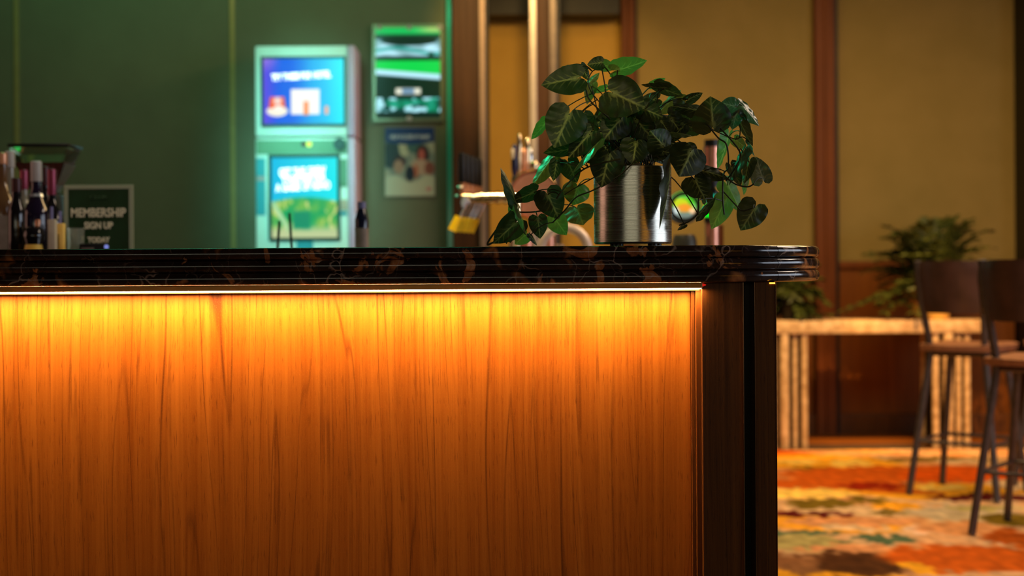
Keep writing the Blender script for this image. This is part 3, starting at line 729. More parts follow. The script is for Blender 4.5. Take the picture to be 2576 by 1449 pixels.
for s, px, py, wd, hh in (('GET THE CREW', 761, 432, 118, .052), ('TOGETHER FOR', 764, 450, 112, .045), ('A GAME OF KENO', 763, 470, 138, .052)):
    p = P(px, py, Dk); text(s, hh, (p.x, Dk-.006, p.z), 'white_emit', low, rot=math.radians(3), width=wd*Dk/F, bold=.0022)
p = P(758, 192, Dk); text('TRY THESE FOR HOTEL', .044, (p.x, Dk-.006, p.z), 'white_emit', up, rot=math.radians(3), width=150*Dk/F, bold=.0025)
def kb(p0, p1, mat, name, dy=.004, lab=None):
    a, b, c, d = R(p0, p1, Dk); obj(name, B(a, b, Dk-dy, Dk+.001, c, d, bev=.0015), mat, t, False, lab)
kb((645, 352), (874, 388), 'kiosk_green', 'header_plate')
kb((645, 398), (668, 542), 'kiosk_blue', 'side_stripe'); kb((855, 400), (873, 470), 'kiosk_green', 'side_stripe')
kb((646, 444), (668, 455), 'cap_white', 'ticket_slot', .006, 'pale slot')
kb((854, 502), (874, 530), 'label_cream', 'ticket_slot', .006); kb((855, 532), (873, 542), 'kiosk_blue', 'side_stripe')
kb((746, 606), (788, 632), 'kiosk_blue', 'logo_plate')
for px, mt, lb in ((765, 'cap_dark', None), (778, M('yellow_indicator', (.7, .7, .05), .3, emit=(.65, .8, .1), es=.8), 'lit yellow green indicator')):
    p = P(px, 363, Dk); obj('indicator', L([(.013, 0), (.013, .008)], (p.x, Dk-.010, p.z), 20, 'Y'), mt, t, label=lb)
a, b, c, d = R((838, 352), (872, 374), Dk); obj('sensor', L([(.030, 0), (.026, .02)], ((a+b)/2, Dk-.022, (c+d)/2), 28, 'Y'), 'screen_frame', t)

# posters
Dw = DG-.012
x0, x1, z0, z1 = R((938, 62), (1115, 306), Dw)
t = thing('framed_poster', 'larger poster in a snap frame, green and pale reflections painted on it', 'poster', ((x0+x1)/2, Dw, z0))
def p1(u, v):  # green and pale room reflections painted in as the picture
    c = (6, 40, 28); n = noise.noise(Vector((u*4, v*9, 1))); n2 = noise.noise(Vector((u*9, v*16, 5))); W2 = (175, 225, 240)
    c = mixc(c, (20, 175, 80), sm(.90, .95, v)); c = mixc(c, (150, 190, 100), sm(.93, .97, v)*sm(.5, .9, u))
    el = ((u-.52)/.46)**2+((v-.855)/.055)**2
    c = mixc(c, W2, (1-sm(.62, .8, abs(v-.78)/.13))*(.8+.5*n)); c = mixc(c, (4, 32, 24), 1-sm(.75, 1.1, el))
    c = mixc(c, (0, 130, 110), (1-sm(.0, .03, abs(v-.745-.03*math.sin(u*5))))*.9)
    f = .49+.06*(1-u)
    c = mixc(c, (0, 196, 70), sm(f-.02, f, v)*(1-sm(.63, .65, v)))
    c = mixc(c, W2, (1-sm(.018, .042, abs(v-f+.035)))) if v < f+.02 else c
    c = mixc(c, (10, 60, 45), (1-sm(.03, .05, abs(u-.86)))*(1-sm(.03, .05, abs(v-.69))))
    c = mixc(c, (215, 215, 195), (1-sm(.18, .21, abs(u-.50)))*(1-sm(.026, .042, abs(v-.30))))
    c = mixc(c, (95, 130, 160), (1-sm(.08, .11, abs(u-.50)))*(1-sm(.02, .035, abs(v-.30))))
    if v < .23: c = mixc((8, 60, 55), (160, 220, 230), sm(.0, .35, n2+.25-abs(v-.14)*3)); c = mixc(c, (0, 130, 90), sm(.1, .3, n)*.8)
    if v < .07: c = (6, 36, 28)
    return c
w = .016
picture(x1-x0-2*w, z1-z0-2*w, 90, 120, p1, (x0+w, Dw-.002, z0+w), 'glow_image', 'poster_face', t)
bm = bmesh.new(); MAT['snap_frame'] = M('snap_frame', (.24, .26, .17), .25, .5)
for q in ((x0, x1, z0, z0+w), (x0, x1, z1-w, z1), (x0, x0+w, z0+w, z1-w), (x1-w, x1, z0+w, z1-w)): box(bm, q[0], q[1], Dw-.012, Dw+.008, q[2], q[3])
obj('snap_frame', bm, 'snap_frame', t, False)
for px, py in ((955, 70), (1030, 70), (1107, 70), (1030, 299)):
    p = P(px, py, Dw); obj('clip', L([(.014, 0), (.010, .006)], (p.x, Dw-.019, p.z), 16, 'Y'), 'cap_white', t)
x0, x1, z0, z1 = R((969, 321), (1093, 493), Dw)
t = thing('small_poster', 'small poster with blue header and two seated people, below the framed poster', 'poster', ((x0+x1)/2, Dw, z0))
def p2(u, v):
    n = noise.noise(Vector((u*5, v*5, 2)))
    def el(a, b, ra, rb, s=.3): return 1-sm(1-s, 1+s, ((u-a)/ra)**2+((v-b)/rb)**2)
    c = mixc((95, 110, 105), (160, 160, 135), .5+n); c = mixc(c, (40, 55, 60), el(.12, .6, .22, .2)); c = mixc(c, (165, 165, 135), el(.38, .72, .1, .15))
    c = mixc(c, (60, 90, 85), el(.6, .72, .16, .1)); c = mixc(c, (60, 48, 50), el(.3, .5, .13, .09)); c = mixc(c, (150, 120, 100), el(.27, .43, .1, .1))
    c = mixc(c, (50, 28, 34), el(.76, .6, .13, .14)); c = mixc(c, (170, 85, 75), el(.74, .60, .065, .09)); c = mixc(c, (168, 140, 120), el(.72, .42, .2, .12))
    c = mixc(c, (160, 90, 65), el(.62, .36, .05, .1)); c = mixc(c, (26, 32, 48), el(.5, .32, .09, .12)); c = mixc(c, (120, 70, 60), el(.9, .4, .1, .1))
    c = mixc(c, (172, 174, 150), 1-sm(.22, .30, v-.05*math.sin(u*9))); c = mixc(c, (180, 120, 115), el(.88, .10, .06, .03))
    hd = .80-.04*math.sin(u*PI); c = mixc(c, (22, 50, 98), sm(hd-.015, hd, v)); return c
picture(x1-x0, z1-z0, 70, 90, p2, (x0, Dw-.003, z0), 'print', 'poster_face', t)
obj('backing_board', B(x0-.002, x1+.002, Dw-.002, Dw+.010, z0-.002, z1+.002), 'label_grey', t, False)
MAT['header_text'] = M('pale_header_lettering', (.45, .52, .6), .5)
p = P(1031, 345, Dw); text('HELP IS CLOSE AT HAND', .028, (p.x, Dw-.005, p.z), 'header_text', t, width=100*Dw/F, bold=.001)

# ================================================================ TAPS
def px3(px, py, D): return P(px, py, D)
t = thing('tap_font', 'row of five beer taps with black handles and yellow spout covers', 'tap', (PX(1240, 5.1, 600), 5.1, ZR))
man = obj('manifold_pipe', T([P(1196, 498, 5.0), P(1240, 497, 5.0), P(1300, 496, 5.0)], .0195, 20), 'gold', t)
for q in (1212, 1232, 1252, 1272):
    c_ = P(q, 497, 5.0); obj('pipe_ring', L([(.022, -.006), (.0235, 0), (.022, .006)], c_, 20, 'X'), 'gold', t)
obj('font_column', T([P(1296, 500, 5.02), P(1296, 640, 5.02)], .022, 20), 'gold', t)
obj('column_foot', L([(.05, 0), (.05, .008), (.024, .02)], (P(1296, 640, 5.02).x, 5.02, ZR), 24), 'chrome', t)
for i in range(5):
    Di = 4.98+i*.085; qx = 1158+i*10.5; s = 4.98/Di
    b0 = P(qx+12, 497+2*i, Di)
    hd = obj('tap_body', T([b0+Vector((-.014, 0, 0)), b0+Vector((.02, 0, 0))], .017, 16), 'chrome' if i % 2 else 'gold', t)
    z = b0.z
    obj('collar', L([(.011, .012), (.014, .018), (.009, .045), (.012, .052)], b0+Vector((-.008, 0, 0)), 16), 'cap_copper', hd)
    hp = [(.0085, .050), (.0125, .062), (.0125, .14), (.0105, .155), (.004, .158)]
    obj('handle', L(hp, b0+Vector((-.010, 0, 0)), 16), 'black_plastic', hd)
    obj('spout', T([b0+Vector((.008, 0, -.008)), b0+Vector((-.002, 0, -.035)), b0+Vector((-.028, 0, -.085))], [.009, .008, .007], 12), 'chrome', hd)
    y0_ = b0+Vector((-.022, 0, -.066)); obj('spout_cover', T([y0_, y0_+Vector((-.024, 0, -.050))], [.0145, .0165], 14), 'yellow', hd)
obj('drip_tip', T([P(1172, 505, 4.97), P(1166, 512, 4.96), P(1166, 524, 4.96)], [.018, .010, .006], 14), M('pale_blue_chrome', (.6, .7, .95), .2, .6), t)
for px, py, mt in ((1153, 471, 'glass_edge'), (1160, 471, 'chrome'), (1148, 493, 'glass_edge')):
    obj('screw_knob', L([(.003, -.004), (.006, 0), (.003, .004)], P(px, py, 4.95), 12, 'Y'), mt, t)

# copper drum font
Dc = 5.2; c_ = P(1343, 491, Dc); t = thing('copper_font', 'round copper beer font with navy and gold handles on top', 'tap', (c_.x, Dc, ZR))
rr = 60*Dc/F
obj('drum', L([(rr*.93, -.05), (rr, -.044), (rr, .05), (rr*.93, .056)], c_, 48, 'Y'), 'copper', t)
obj('drum_rim', L([(rr*1.0, -.058), (rr*1.04, -.052), (rr*1.04, -.044), (rr*1.0, -.04)], c_, 48, 'Y', cap=False), 'gold', t)
cb = P(1380, 600, Dc); obj('column', L([(.024, 0), (.024, .13)], (cb.x, Dc, ZR), 24), 'copper', t)
cb2 = P(1325, 600, Dc); obj('column', L([(.022, 0), (.022, .12)], (cb2.x, Dc, ZR), 24), 'copper', t)
obj('foot_plate', B(cb2.x-.03, cb.x+.03, Dc-.05, Dc+.05, ZR, ZR+.008, bev=.002), 'copper', t)
def handle(px, ptop, pbot, r, mt, DD=Dc, nm='handle', topball=False, par=None):
    a = P(px, pbot, DD); h = P(px, ptop, DD).z-a.z
    pr = [(r*.55, 0), (r*.6, h*.1), (r, h*.3), (r*1.05, h*.75), (r*.8, h*.93), (r*.3, h)]
    return obj(nm, L(pr, a, 18), mt, par or t)
handle(1295, 362, 452, .0125, 'navy'); handle(1307, 336, 440, .0085, 'gold'); handle(1318, 372, 440, .011, 'cap_copper'); handle(1327, 346, 438, .010, 'gold', Dc+.05)
handle(1335, 372, 440, .008, 'chrome', Dc+.05); handle(1290, 373, 400, .007, 'label_cream', Dc-.03)
obj('handle_bracket', B(P(1284, 0, Dc).x, P(1342, 0, Dc).x, Dc-.01, Dc+.07, P(1300, 458, Dc).z, P(1300, 444, Dc).z, bev=.003), 'black_plastic', t)
handle(1342, 404, 440, .017, 'gold', Dc, 'knob'); handle(1352, 410, 438, .009, 'gold', Dc, 'knob')
# chrome arch
Da = 4.93; t = thing('swan_neck_tap', 'curved chrome swan neck tap left of the steel pot', 'tap', (P(1408, 0, Da).x, Da, ZR))
pts = [P(1416, 650, Da)]+[P(1416+29*(1-math.cos(a)), 640-60*math.sin(a), Da) for a in [PI*.0, PI*.12, PI*.25, PI*.4]]
r_ = 60; cxp, cyp = 1420, 632
Da = 4.95; pts = [P(cxp+r_*math.cos(a), cyp-r_*math.sin(a), Da) for a in [PI*1.0-i*PI/14 for i in range(0, 15)]]
obj('arch', T(pts, .0165, 18), 'beige_metal', t)
x = P(1407, 0, Da-.06).x; obj('column', L([(.020, 0), (.020, .075), (.012, .08)], (x, Da+.12, ZR), 20), 'grey_metal', t)
obj('base', B(pts[0].x-.02, pts[-1].x+.02, Da-.03, Da+.15, ZR, ZR+.006, bev=.002), 'chrome', t)
# lens badge font
Dl = 5.0; c_ = P(1722, 521, Dl); rl = 41*Dl/F
t = thing('badge_font', 'beer font with a round lit green and yellow badge right of the steel pot', 'tap', (c_.x, Dl, ZR))
obj('housing', L([(rl*.9, .0), (rl*1.04, .008), (rl*1.04, .05), (rl*.9, .058)], c_, 40, 'Y'), 'black_plastic', t)
def badge(bm_):
    pass
def bc(u, v):
    n = noise.noise(Vector((u*5, v*5, 4))); c = mixc((60, 170, 20), (130, 205, 120), .5+n)
    c = mixc(c, (185, 200, 30), 1-sm(.6, 1.2, ((u-.38)/.25)**2+((v-.62)/.15)**2)); c = mixc(c, (225, 140, 40), 1-sm(.5, 1.3, ((u-.5)/.25)**2+((v-.47)/.14)**2))
    c = mixc(c, (110, 125, 115), 1-sm(.3, .38, v)); c = mixc(c, (190, 205, 200), 1-sm(.4, 1.2, ((u-.15)/.2)**2+((v-.38)/.14)**2)); c = mixc(c, (235, 190, 140), 1-sm(.4, 1.2, ((u-.75)/.13)**2+((v-.38)/.09)**2))
    return mixc(c, (60, 60, 50), 1-sm(.05, .25, v))
nr, na = 14, 40; verts = [c_+Vector((0, -.004, 0))]; cols = [bc(.5, .5)]
for i in range(1, nr+1):
    for j in range(na):
        a = 2*PI*j/na; q = i/nr; verts.append(c_+Vector((rl*q*math.cos(a), -.004+.008*q*q, rl*q*math.sin(a)))); cols.append(bc(.5+.5*q*math.cos(a), .5+.5*q*math.sin(a)))
faces = [(0, 1+j, 1+(j+1) % na) for j in range(na)]
for i in range(1, nr):
    for j in range(na): a = 1+(i-1)*na; b = 1+i*na; faces.append((a+j, b+j, b+(j+1) % na, a+(j+1) % na))
me = bpy.data.meshes.new('badge'); me.from_pydata([tuple(v-OFF[t.name]) for v in verts], [], faces); at = me.color_attributes.new('Col', 'FLOAT_COLOR', 'POINT')
for k, c in enumerate(cols): at.data[k].color = (*lin(c), 1)
me.materials.append(MAT['glow_image']); o = bpy.data.objects.new('badge', me); C.objects.link(o); o.parent = t
MAT['font_dark'] = speck('font_dark_metal', (.035, .035, .03), (.05, .05, .042), 20, .35, .05, metal=.4)
obj('column', L([(.045, 0), (.043, .09), (.036, .11)], (c_.x+.003, Dl+.03, ZR), 28), 'font_dark', t)
# tall lit tower
Dt = 5.05; c_ = P(1791, 500, Dt); t = thing('lit_tower_font', 'tall beer font with glowing green band and copper column', 'tap', (c_.x, Dt, ZR))
def ring(p0, p1, r, mt, nm, lab=None):
    z0 = P(1791, p1, Dt).z-c_.z; z1 = P(1791, p0, Dt).z-c_.z
    obj(nm, L([(r, z0), (r, z1)], c_, 28), mt, t, label=lab)
ring(560, 660, .025, 'copper', 'column'); ring(546, 560, .028, 'font_dark', 'collar')
ring(515, 546, .0285, M('green_glow', (.02, .6, .02), .3, emit=(.0, .95, .02), es=1.0), 'light_band', 'glowing green band')
ring(508, 515, .027, 'copper', 'collar'); ring(490, 508, .0285, M('teal_glow', (.0, .3, .2), .3, emit=(.0, .22, .14), es=.8), 'light_band', 'teal lit band')
ring(424, 490, .027, 'black_plastic', 'tower_body'); ring(370, 424, .030, 'copper', 'upper_cap'); ring(352, 370, .026, 'black_plastic', 'top_cap')
obj('rear_post', B(P(1806, 0, Dt).x, P(1822, 0, Dt).x, Dt+.05, Dt+.08, ZR, P(1810, 565, Dt).z), 'post_wood', t)
for k, (px, py) in enumerate(((1789, 448), (1804, 476))):
    obj('glint_stub', T([P(px-3, py-5, Dt-.03), P(px+4, py+5, Dt-.03)], .004, 8), 'ceramic_yellow', t)  # yellow sticks stand in for orange glints on the tower

# ================================================================ POTTED PLANT ON THE BAR
DQ = 2.90; PXc = PX(1591.5, DQ, 520); PR = 97.5*DQ/F; zp0 = PZ(614.5, DQ-PR, 1592); zp1 = PZ(418, DQ-PR*.6, 1592)
zp0 = ZT+.0052
plant = thing('potted_plant', 'leafy arrowhead plant in a ribbed steel pot standing on the bar counter', 'plant', (PXc, DQ, ZT))
hp = zp1-zp0
pot = obj('pot', L([(PR*.965, 0), (PR, .0035), (PR, hp-.001), (PR-.0015, hp), (PR-.004, hp-.001), (PR-.004, .01), (0.01, .01)], (PXc, DQ, zp0), 96, cap=True), 'steel', plant)
for a in (0.45, 2.2, 4.1, 5.4): obj('foot', L([(.010, 0), (.010, .0055)], (PXc+PR*.72*math.cos(a), DQ+PR*.72*math.sin(a), ZT-.0001), 14), 'black_plastic', plant)
obj('moss', L([(PR-.006, -.03), (PR-.006, -.012), (PR*.5, -.006), (.004, -.004)], (PXc, DQ, zp1), 40), 'pot_soil', plant)
obj('pot_tag', B(PX(1590, DQ-PR*.9), PX(1614, DQ-PR*.9), DQ-PR*.78, DQ-PR*.76, zp1-.02, zp1+.006), 'label_cream', plant, False, 'small cream tag')
def leaf(hub, tip, w, mat='leaf', D=2.86, dt=None, fold=.18, curl=.12, side=1, aspect=.86):
    """hub, tip in photo pixels give where the leaf stands at distance D; w its seen width; the rest of its real width goes in depth"""
    h = P(*hub, D); Lp = math.hypot(tip[0]-hub[0], tip[1]-hub[1])*D/F
    real = max(Lp, w*D/F/1.25)
    dd = math.sqrt(max(0, real*real-Lp*Lp))*.8 if dt is None else dt
    tp = P(*tip, D); ax = (tp-h); ax.y -= dd
    Ln = ax.length; ax.normalize()
    Y = Vector((0, 1, 0)); lat = ax.cross(Y)
    if lat.length < .01: lat = Vector((1, 0, 0))
    lat.normalize()
    hw = w*D/F/2; rw = max(hw, Ln*.40)
    ct = min(1, hw/rw); nv = lat.cross(ax).normalized()
    if nv.y > 0: nv = -nv
    latv = (lat*ct+nv*math.sqrt(1-ct*ct)*side).normalized()
    n = latv.cross(ax).normalized()
    if n.y > 0: n = -n
    rows, cols_ = 16, 7; bm = bmesh.new(); uvl = bm.loops.layers.uv.new('UVMap'); uvd = {}
    sd = random.random()*50; LB = .30
    for sgn in (-1, 1):
        grid = []
        for j in range(rows+1):
            v = -LB+(1+LB)*j/rows; row = []
            if v < 0:
                s = -v/LB; q = math.sqrt(max(0, 1-s*s)); ou = .42+(.90-.42)*q; inn = .42*(1-q)
            else:
                ou = (1-v)**.92*(.90+1.15*v)*.98; inn = 0
                if v > .9: ou = ou*.9
            for i in range(cols_+1):
                u = inn+(ou-inn)*i/cols_
                rip = noise.noise(Vector((u*2.5*sgn+sd, v*3, sd)))*.10
                hgt = -fold*rw*u*1.0+rip*rw*(.3+u)-curl*Ln*max(0, v)**2*.9-.10*rw*u*u+.05*rw*math.sin(v*17)*u
                p = h+ax*(v*Ln*(1-.06*u))+latv*(sgn*u*rw)+n*hgt
                vt = bm.verts.new(p); uvd[vt] = (sgn*u, v); row.append(vt)
            grid.append(row)
        for j in range(rows):
            for i in range(cols_):
                vs = [grid[j][i], grid[j][i+1], grid[j+1][i+1], grid[j+1][i]]
                if sgn < 0: vs.reverse()
                bm.faces.new(vs)
    bmesh.ops.remove_doubles(bm, verts=bm.verts, dist=1e-5)
    for f in bm.faces:
        for l in f.loops: l[uvl].uv = uvd.get(l.vert, (0, 0))
    o = obj('leaf', bm, mat, plant)
    return h, o
ROOT = Vector((PXc, DQ, zp1-.01))
VP = []
def vine(pts, D, r=.0016):
    pp = [P(x, y, D) for x, y in pts]; out = []
    for i in range(len(pp)-1):
        p0 = pp[max(i-1, 0)]; p1 = pp[i]; p2 = pp[i+1]; p3 = pp[min(i+2, len(pp)-1)]
        for s in range(6):
            t_ = s/6; out.append(.5*((2*p1)+(p2-p0)*t_+(2*p0-5*p1+4*p2-p3)*t_*t_+(3*p1-p0-3*p2+p3)*t_**3))
    out.append(pp[-1]); VP.extend(out); obj('stem', T(out, r, 6), 'stem', plant)
vine([(1600, 400), (1560, 440), (1493, 478), (1450, 496), (1420, 530), (1390, 560)], 2.80)
vine([(1560, 400), (1480, 420), (1440, 450), (1415, 478), (1400, 500)], 2.79)
vine([(1560, 410), (1452, 470), (1420, 490)], 2.80, .0012)
vine([(1405, 520), (1345, 533), (1290, 533)], 2.83)
vine([(1770, 300), (1805, 345), (1828, 365), (1832, 420), (1820, 440), (1818, 500), (1822, 540)], 2.82)
vine([(1818, 480), (1850, 515), (1868, 530), (1895, 523)], 2.83, .0013)
vine([(1825, 445), (1850, 463), (1880, 470), (1896, 463)], 2.82)
vine([(1800, 310), (1860, 380), (1850, 420), (1826, 455)], 2.83)
vine([(1757, 500), (1755, 535), (1735, 556), (1708, 567)], 2.86)
vine([(1660, 290), (1637, 290), (1636, 240), (1655, 236)], 2.88)
vine([(1535, 300), (1486, 255), (1474, 226), (1466, 205)], 2.84)
vine([(1530, 280), (1490, 235), (1480, 205), (1490, 180), (1508, 172)], 2.88, .0012)
vine([(1300, 590), (1250, 606), (1226, 613), (1262, 560), (1285, 530)], 2.85, .002)
vine([(1780, 320), (1850, 350), (1862, 330), (1858, 300)], 2.85, .0012)
vine([(1840, 270), (1820, 300), (1800, 315)], 2.84, .0012)

def stem(h, bow=.5):
    if (h-ROOT).length > .10 and (h.x < ROOT.x-.10 or h.x > ROOT.x+.13):
        q = min(VP, key=lambda p: (p-h).length+max(0, h.z-p.z)*.6)
        m = (q+h)/2+Vector((0, .004, .012)); obj('stem', T(bez(q, m, h, 6), .0011, 5), 'stem', plant); return
    r = ROOT+Vector((random.uniform(-.05, .05), random.uniform(-.05, .05), 0))
    mid = (r+h)/2+Vector((0, 0, .05+max(0, abs(h.x-r.x)-.05)*bow)); mid.z = max(mid.z, r.z+.05); mid.y += .03
    if abs(h.x-r.x) < .12 and h.z < r.z+.06: mid.z = r.z+.09
    obj('stem', T(bez(r, mid, h, 9), .0013, 5), 'stem', plant)
LV = [
 ((1450, 197), (1361, 213), 84, 'leaf', 2.82), ((1431, 289), (1394, 371), 118, 'leaf', 2.80), ((1541, 233), (1617, 273), 122, 'leaf', 2.80),
 ((1511, 158), (1477, 162), 40, 'leaf', 2.86), ((1515, 162), (1549, 172), 36, 'leaf_olive', 2.89), ((1554, 176), (1630, 156), 50, 'leaf_light', 2.88),
 ((1484, 206), (1507, 181), 22, 'leaf_light', 2.95), ((1486, 214), (1474, 262), 34, 'leaf_olive', 2.97), ((1464, 168), (1483, 202), 30, 'leaf', 2.88),
 ((1442, 162), (1411, 165), 10, 'leaf_olive', 2.90), ((1522, 224), (1487, 236), 18, 'leaf_light', 2.98), ((1532, 274), (1503, 300), 34, 'leaf_light', 2.93),
 ((1372, 310), (1340, 353), 30, 'leaf_light', 2.93), ((1482, 338), (1430, 397), 74, 'leaf', 2.81), ((1440, 374), (1367, 390), 44, 'leaf', 2.83),
 ((1497, 365), (1425, 437), 12, 'leaf_light', 2.78), ((1530, 395), (1513, 472), 96, 'leaf', 2.79), ((1384, 405), (1334, 468), 46, 'leaf_light', 2.90),
 ((1400, 410), (1392, 455), 40, 'leaf', 2.86), ((1430, 410), (1452, 460), 60, 'leaf', 2.90), ((1378, 490), (1406, 551), 84, 'leaf', 2.80),
 ((1297, 503), (1267, 418), 30, 'leaf', 2.82), ((1343, 484), (1285, 511), 44, 'leaf', 2.82), ((1298, 560), (1240, 613), 72, 'leaf', 2.82),
 ((1304, 528), (1329, 588), 17, 'leaf_olive', 2.79), ((1353, 552), (1359, 601), 54, 'leaf', 2.81), ((1396, 550), (1426, 592), 58, 'leaf_olive', 2.92),
 ((1322, 590), (1295, 615), 44, 'leaf_olive', 2.90), ((1334, 592), (1353, 616), 14, 'leaf', 2.80), ((1452, 470), (1440, 515), 78, 'leaf_olive', 2.98),
 ((1452, 524), (1464, 563), 88, 'leaf_olive', 3.0), ((1290, 522), (1288, 550), 26, 'leaf_light', 2.86), ((1275, 600), (1262, 556), 24, 'leaf', 2.86),
 ((1642, 215), (1676, 199), 20, 'leaf_light', 2.92), ((1672, 222), (1612, 219), 14, 'leaf', 2.84), ((1658, 220), (1718, 246), 34, 'leaf', 2.86),
 ((1731, 250), (1768, 231), 30, 'leaf', 2.88), ((1757, 278), (1690, 262), 44, 'leaf', 2.87), ((1793, 318), (1782, 252), 112, 'leaf', 2.82),
 ((1701, 244), (1642, 289), 40, 'leaf_light', 2.96), ((1653, 238), (1645, 261), 14, 'leaf_light', 2.98), ((1674, 292), (1618, 292), 13, 'leaf_olive', 2.88),
 ((1688, 332), (1743, 338), 20, 'leaf_olive', 2.84), ((1738, 382), (1706, 443), 108, 'leaf', 2.79), ((1668, 366), (1634, 334), 80, 'leaf', 2.81),
 ((1748, 452), (1768, 500), 84, 'leaf', 2.83), ((1849, 268), (1813, 260), 52, 'leaf_silver', 2.82), ((1852, 284), (1843, 326), 46, 'leaf_silver', 2.83),
 ((1866, 266), (1914, 314), 44, 'leaf_silver', 2.84), ((1861, 304), (1888, 371), 22, 'leaf', 2.85), ((1884, 358), (1903, 394), 11, 'leaf_silver', 2.85),
 ((1918, 449), (1902, 393), 62, 'leaf_silver', 2.86), ((1899, 522), (1864, 580), 84, 'leaf', 2.84), ((1822, 508), (1791, 577), 64, 'leaf_olive', 2.92),
 ((1830, 466), (1868, 533), 56, 'leaf_olive', 2.96), ((1884, 408), (1868, 462), 30, 'leaf', 2.86), ((1832, 346), (1812, 428), 40, 'leaf_light', 2.96),
 ((1851, 352), (1879, 374), 34, 'leaf_light', 2.92), ((1757, 540), (1797, 491), 20, 'leaf', 2.86), ((1722, 566), (1703, 578), 12, 'leaf', 2.86),
 ((1772, 430), (1835, 446), 44, 'leaf', 2.84), ((1868, 384), (1826, 462), 22, 'leaf', 2.83), ((1686, 432), (1675, 580), 22, 'leaf', 2.80),  # last leaf stands in for a leaf's reflection in the pot
 ((1840, 420), (1862, 470), 34, 'leaf', 2.86), ((1882, 440), (1876, 492), 26, 'leaf_olive', 2.92), ((1700, 270), (1745, 300), 56, 'leaf', 2.88),
 ((1600, 300), (1640, 350), 84, 'leaf', 2.87), ((1560, 300), (1520, 350), 90, 'leaf', 2.86), ((1600, 360), (1590, 412), 84, 'leaf', 2.83),
 ((1470, 300), (1500, 360), 60, 'leaf', 2.87), ((1650, 250), (1600, 262), 44, 'leaf', 2.90), ((1690, 300), (1720, 345), 60, 'leaf', 2.86), ((1776, 500), (1768, 450), 30, 'leaf', 2.9),
]
for k, a in enumerate(LV):
    h, o = leaf(*a, side=1 if k % 2 else -1)
    stem(h)
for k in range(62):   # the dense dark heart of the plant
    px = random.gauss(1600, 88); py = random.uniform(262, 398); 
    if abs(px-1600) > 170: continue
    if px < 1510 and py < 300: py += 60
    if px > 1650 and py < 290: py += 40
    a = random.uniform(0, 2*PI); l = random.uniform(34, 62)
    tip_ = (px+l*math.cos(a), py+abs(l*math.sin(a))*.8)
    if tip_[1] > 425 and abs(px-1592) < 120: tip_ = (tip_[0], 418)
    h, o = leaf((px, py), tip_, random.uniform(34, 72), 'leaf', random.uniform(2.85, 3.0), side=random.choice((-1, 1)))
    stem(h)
# ================================================================ CONSOLE TABLE
DT = 8.08; x0 = PX(1900, DT, 820)-.12; x1 = PX(2500, DT, 820); zt = PZ(807, DT, 2100); zb = PZ(839, DT, 2100)
t = thing('console_table', 'long console table of pale stone on fluted legs against the wainscot', 'table', ((x0+x1)/2, DT+.18, 0))
obj('table_top', B(x0, x1, DT, DT+.38, zb, zt, bev=.006), 'stone_table', t)
def rods(pxs, yy0, nm='fluted_rod'):
    for a, b, dy in pxs:
        xa, xb = PX(a, DT+.02, 1000), PX(b, DT+.02, 1000); r = (xb-xa)/2
        for yy in (.03, .25):
            obj(nm, L([(r, .012), (r, zb-.001)], ((xa+xb)/2, DT+yy+dy, 0), 18), 'stone_table', t)
rods([(1930, 1954, .01), (1963, 1986, 0), (1996, 2008, .012), (2017, 2033, .004)], 0)
rods([(2347, 2364, .004), (2374, 2400, 0), (2407, 2421, .01), (2428, 2444, .012)], 0)
for a, b in ((1925, 2036), (2345, 2446)):
    obj('dark_gap_box', B(PX(a+8, DT, 1100), PX(b-8, DT, 1100), DT+.085, DT+.20, .012, zb-.001), 'black', t, False)  # black box added behind the rods to darken the gaps
    obj('leg_foot', B(PX(a, DT, 1100), PX(b, DT, 1100), DT+.0, DT+.30, 0, .012, bev=.002), 'dark_wood', t, False)

def fern(name, label, cat, base, pot, fr, n, spread, height, leafc=26, seed=1, droop=.5, wid=.016):
    random.seed(seed); b = Vector(base); t = thing(name, label, cat, b)
    pot(t)
    for k in range(n):
        a = random.uniform(0, 2*PI); up = random.uniform(.15, 1)
        l = spread*random.uniform(.6, 1.1); top = b+Vector((0, 0, fr))
        e = top+Vector((math.cos(a)*l*(1.1-up*.6), math.sin(a)*l*.45, height*up-droop*l*(1-up)))
        m = (top+e)/2+Vector((0, 0, height*.35*up+.04))
        pts = bez(top+Vector((math.cos(a)*.03, math.sin(a)*.03, 0)), m, e, 9)
        pts = [Vector((p.x, p.y, max(p.z, b.z+.03) if p.y > 7.98 else p.z)) for p in pts]; bm = bmesh.new(); tube(bm, pts, .002, 4)
        for i in range(2, 10):
            p = pts[i]; d = (pts[i]-pts[i-1]).normalized(); sd = d.cross(Vector((0, 0, 1)))
            if sd.length < .01: sd = Vector((1, 0, 0))
            sd.normalize()
            for s in (-1, 1):
                ll = leafc*.001*(1.5-abs(i-5)*.12)*random.uniform(.8, 1.2); q = p+sd*s*ll+d*ll*.6+Vector((0, 0, random.uniform(-.01, .008)))
                w = (d*.5+Vector((0, 0, .5))*random.uniform(-.6, .6)).normalized()*wid*.5
                mm = (p+q)/2+Vector((0, 0, .004)); v4 = [bm.verts.new(c) for c in (p, mm+w, q, mm-w)]; bm.faces.new(v4)
        obj('frond', bm, 'fern', t, False)
    random.seed(11+seed); return t
bx, by, bz = PX(2352, DT+.12, 800), DT+.19, zt
def pot2(t):
    obj('planter', L([(.09, 0), (.10, .01), (.115, .085), (.118, .09)], (bx, by, bz), 32), 'ceramic_yellow', t, label='yellow lower pot')
    obj('pot_collar', L([(.118, .09), (.150, .115), (.165, .165), (.158, .172), (.14, .15)], (bx, by, bz), 32), 'ceramic_orange', t, label='flared orange collar')
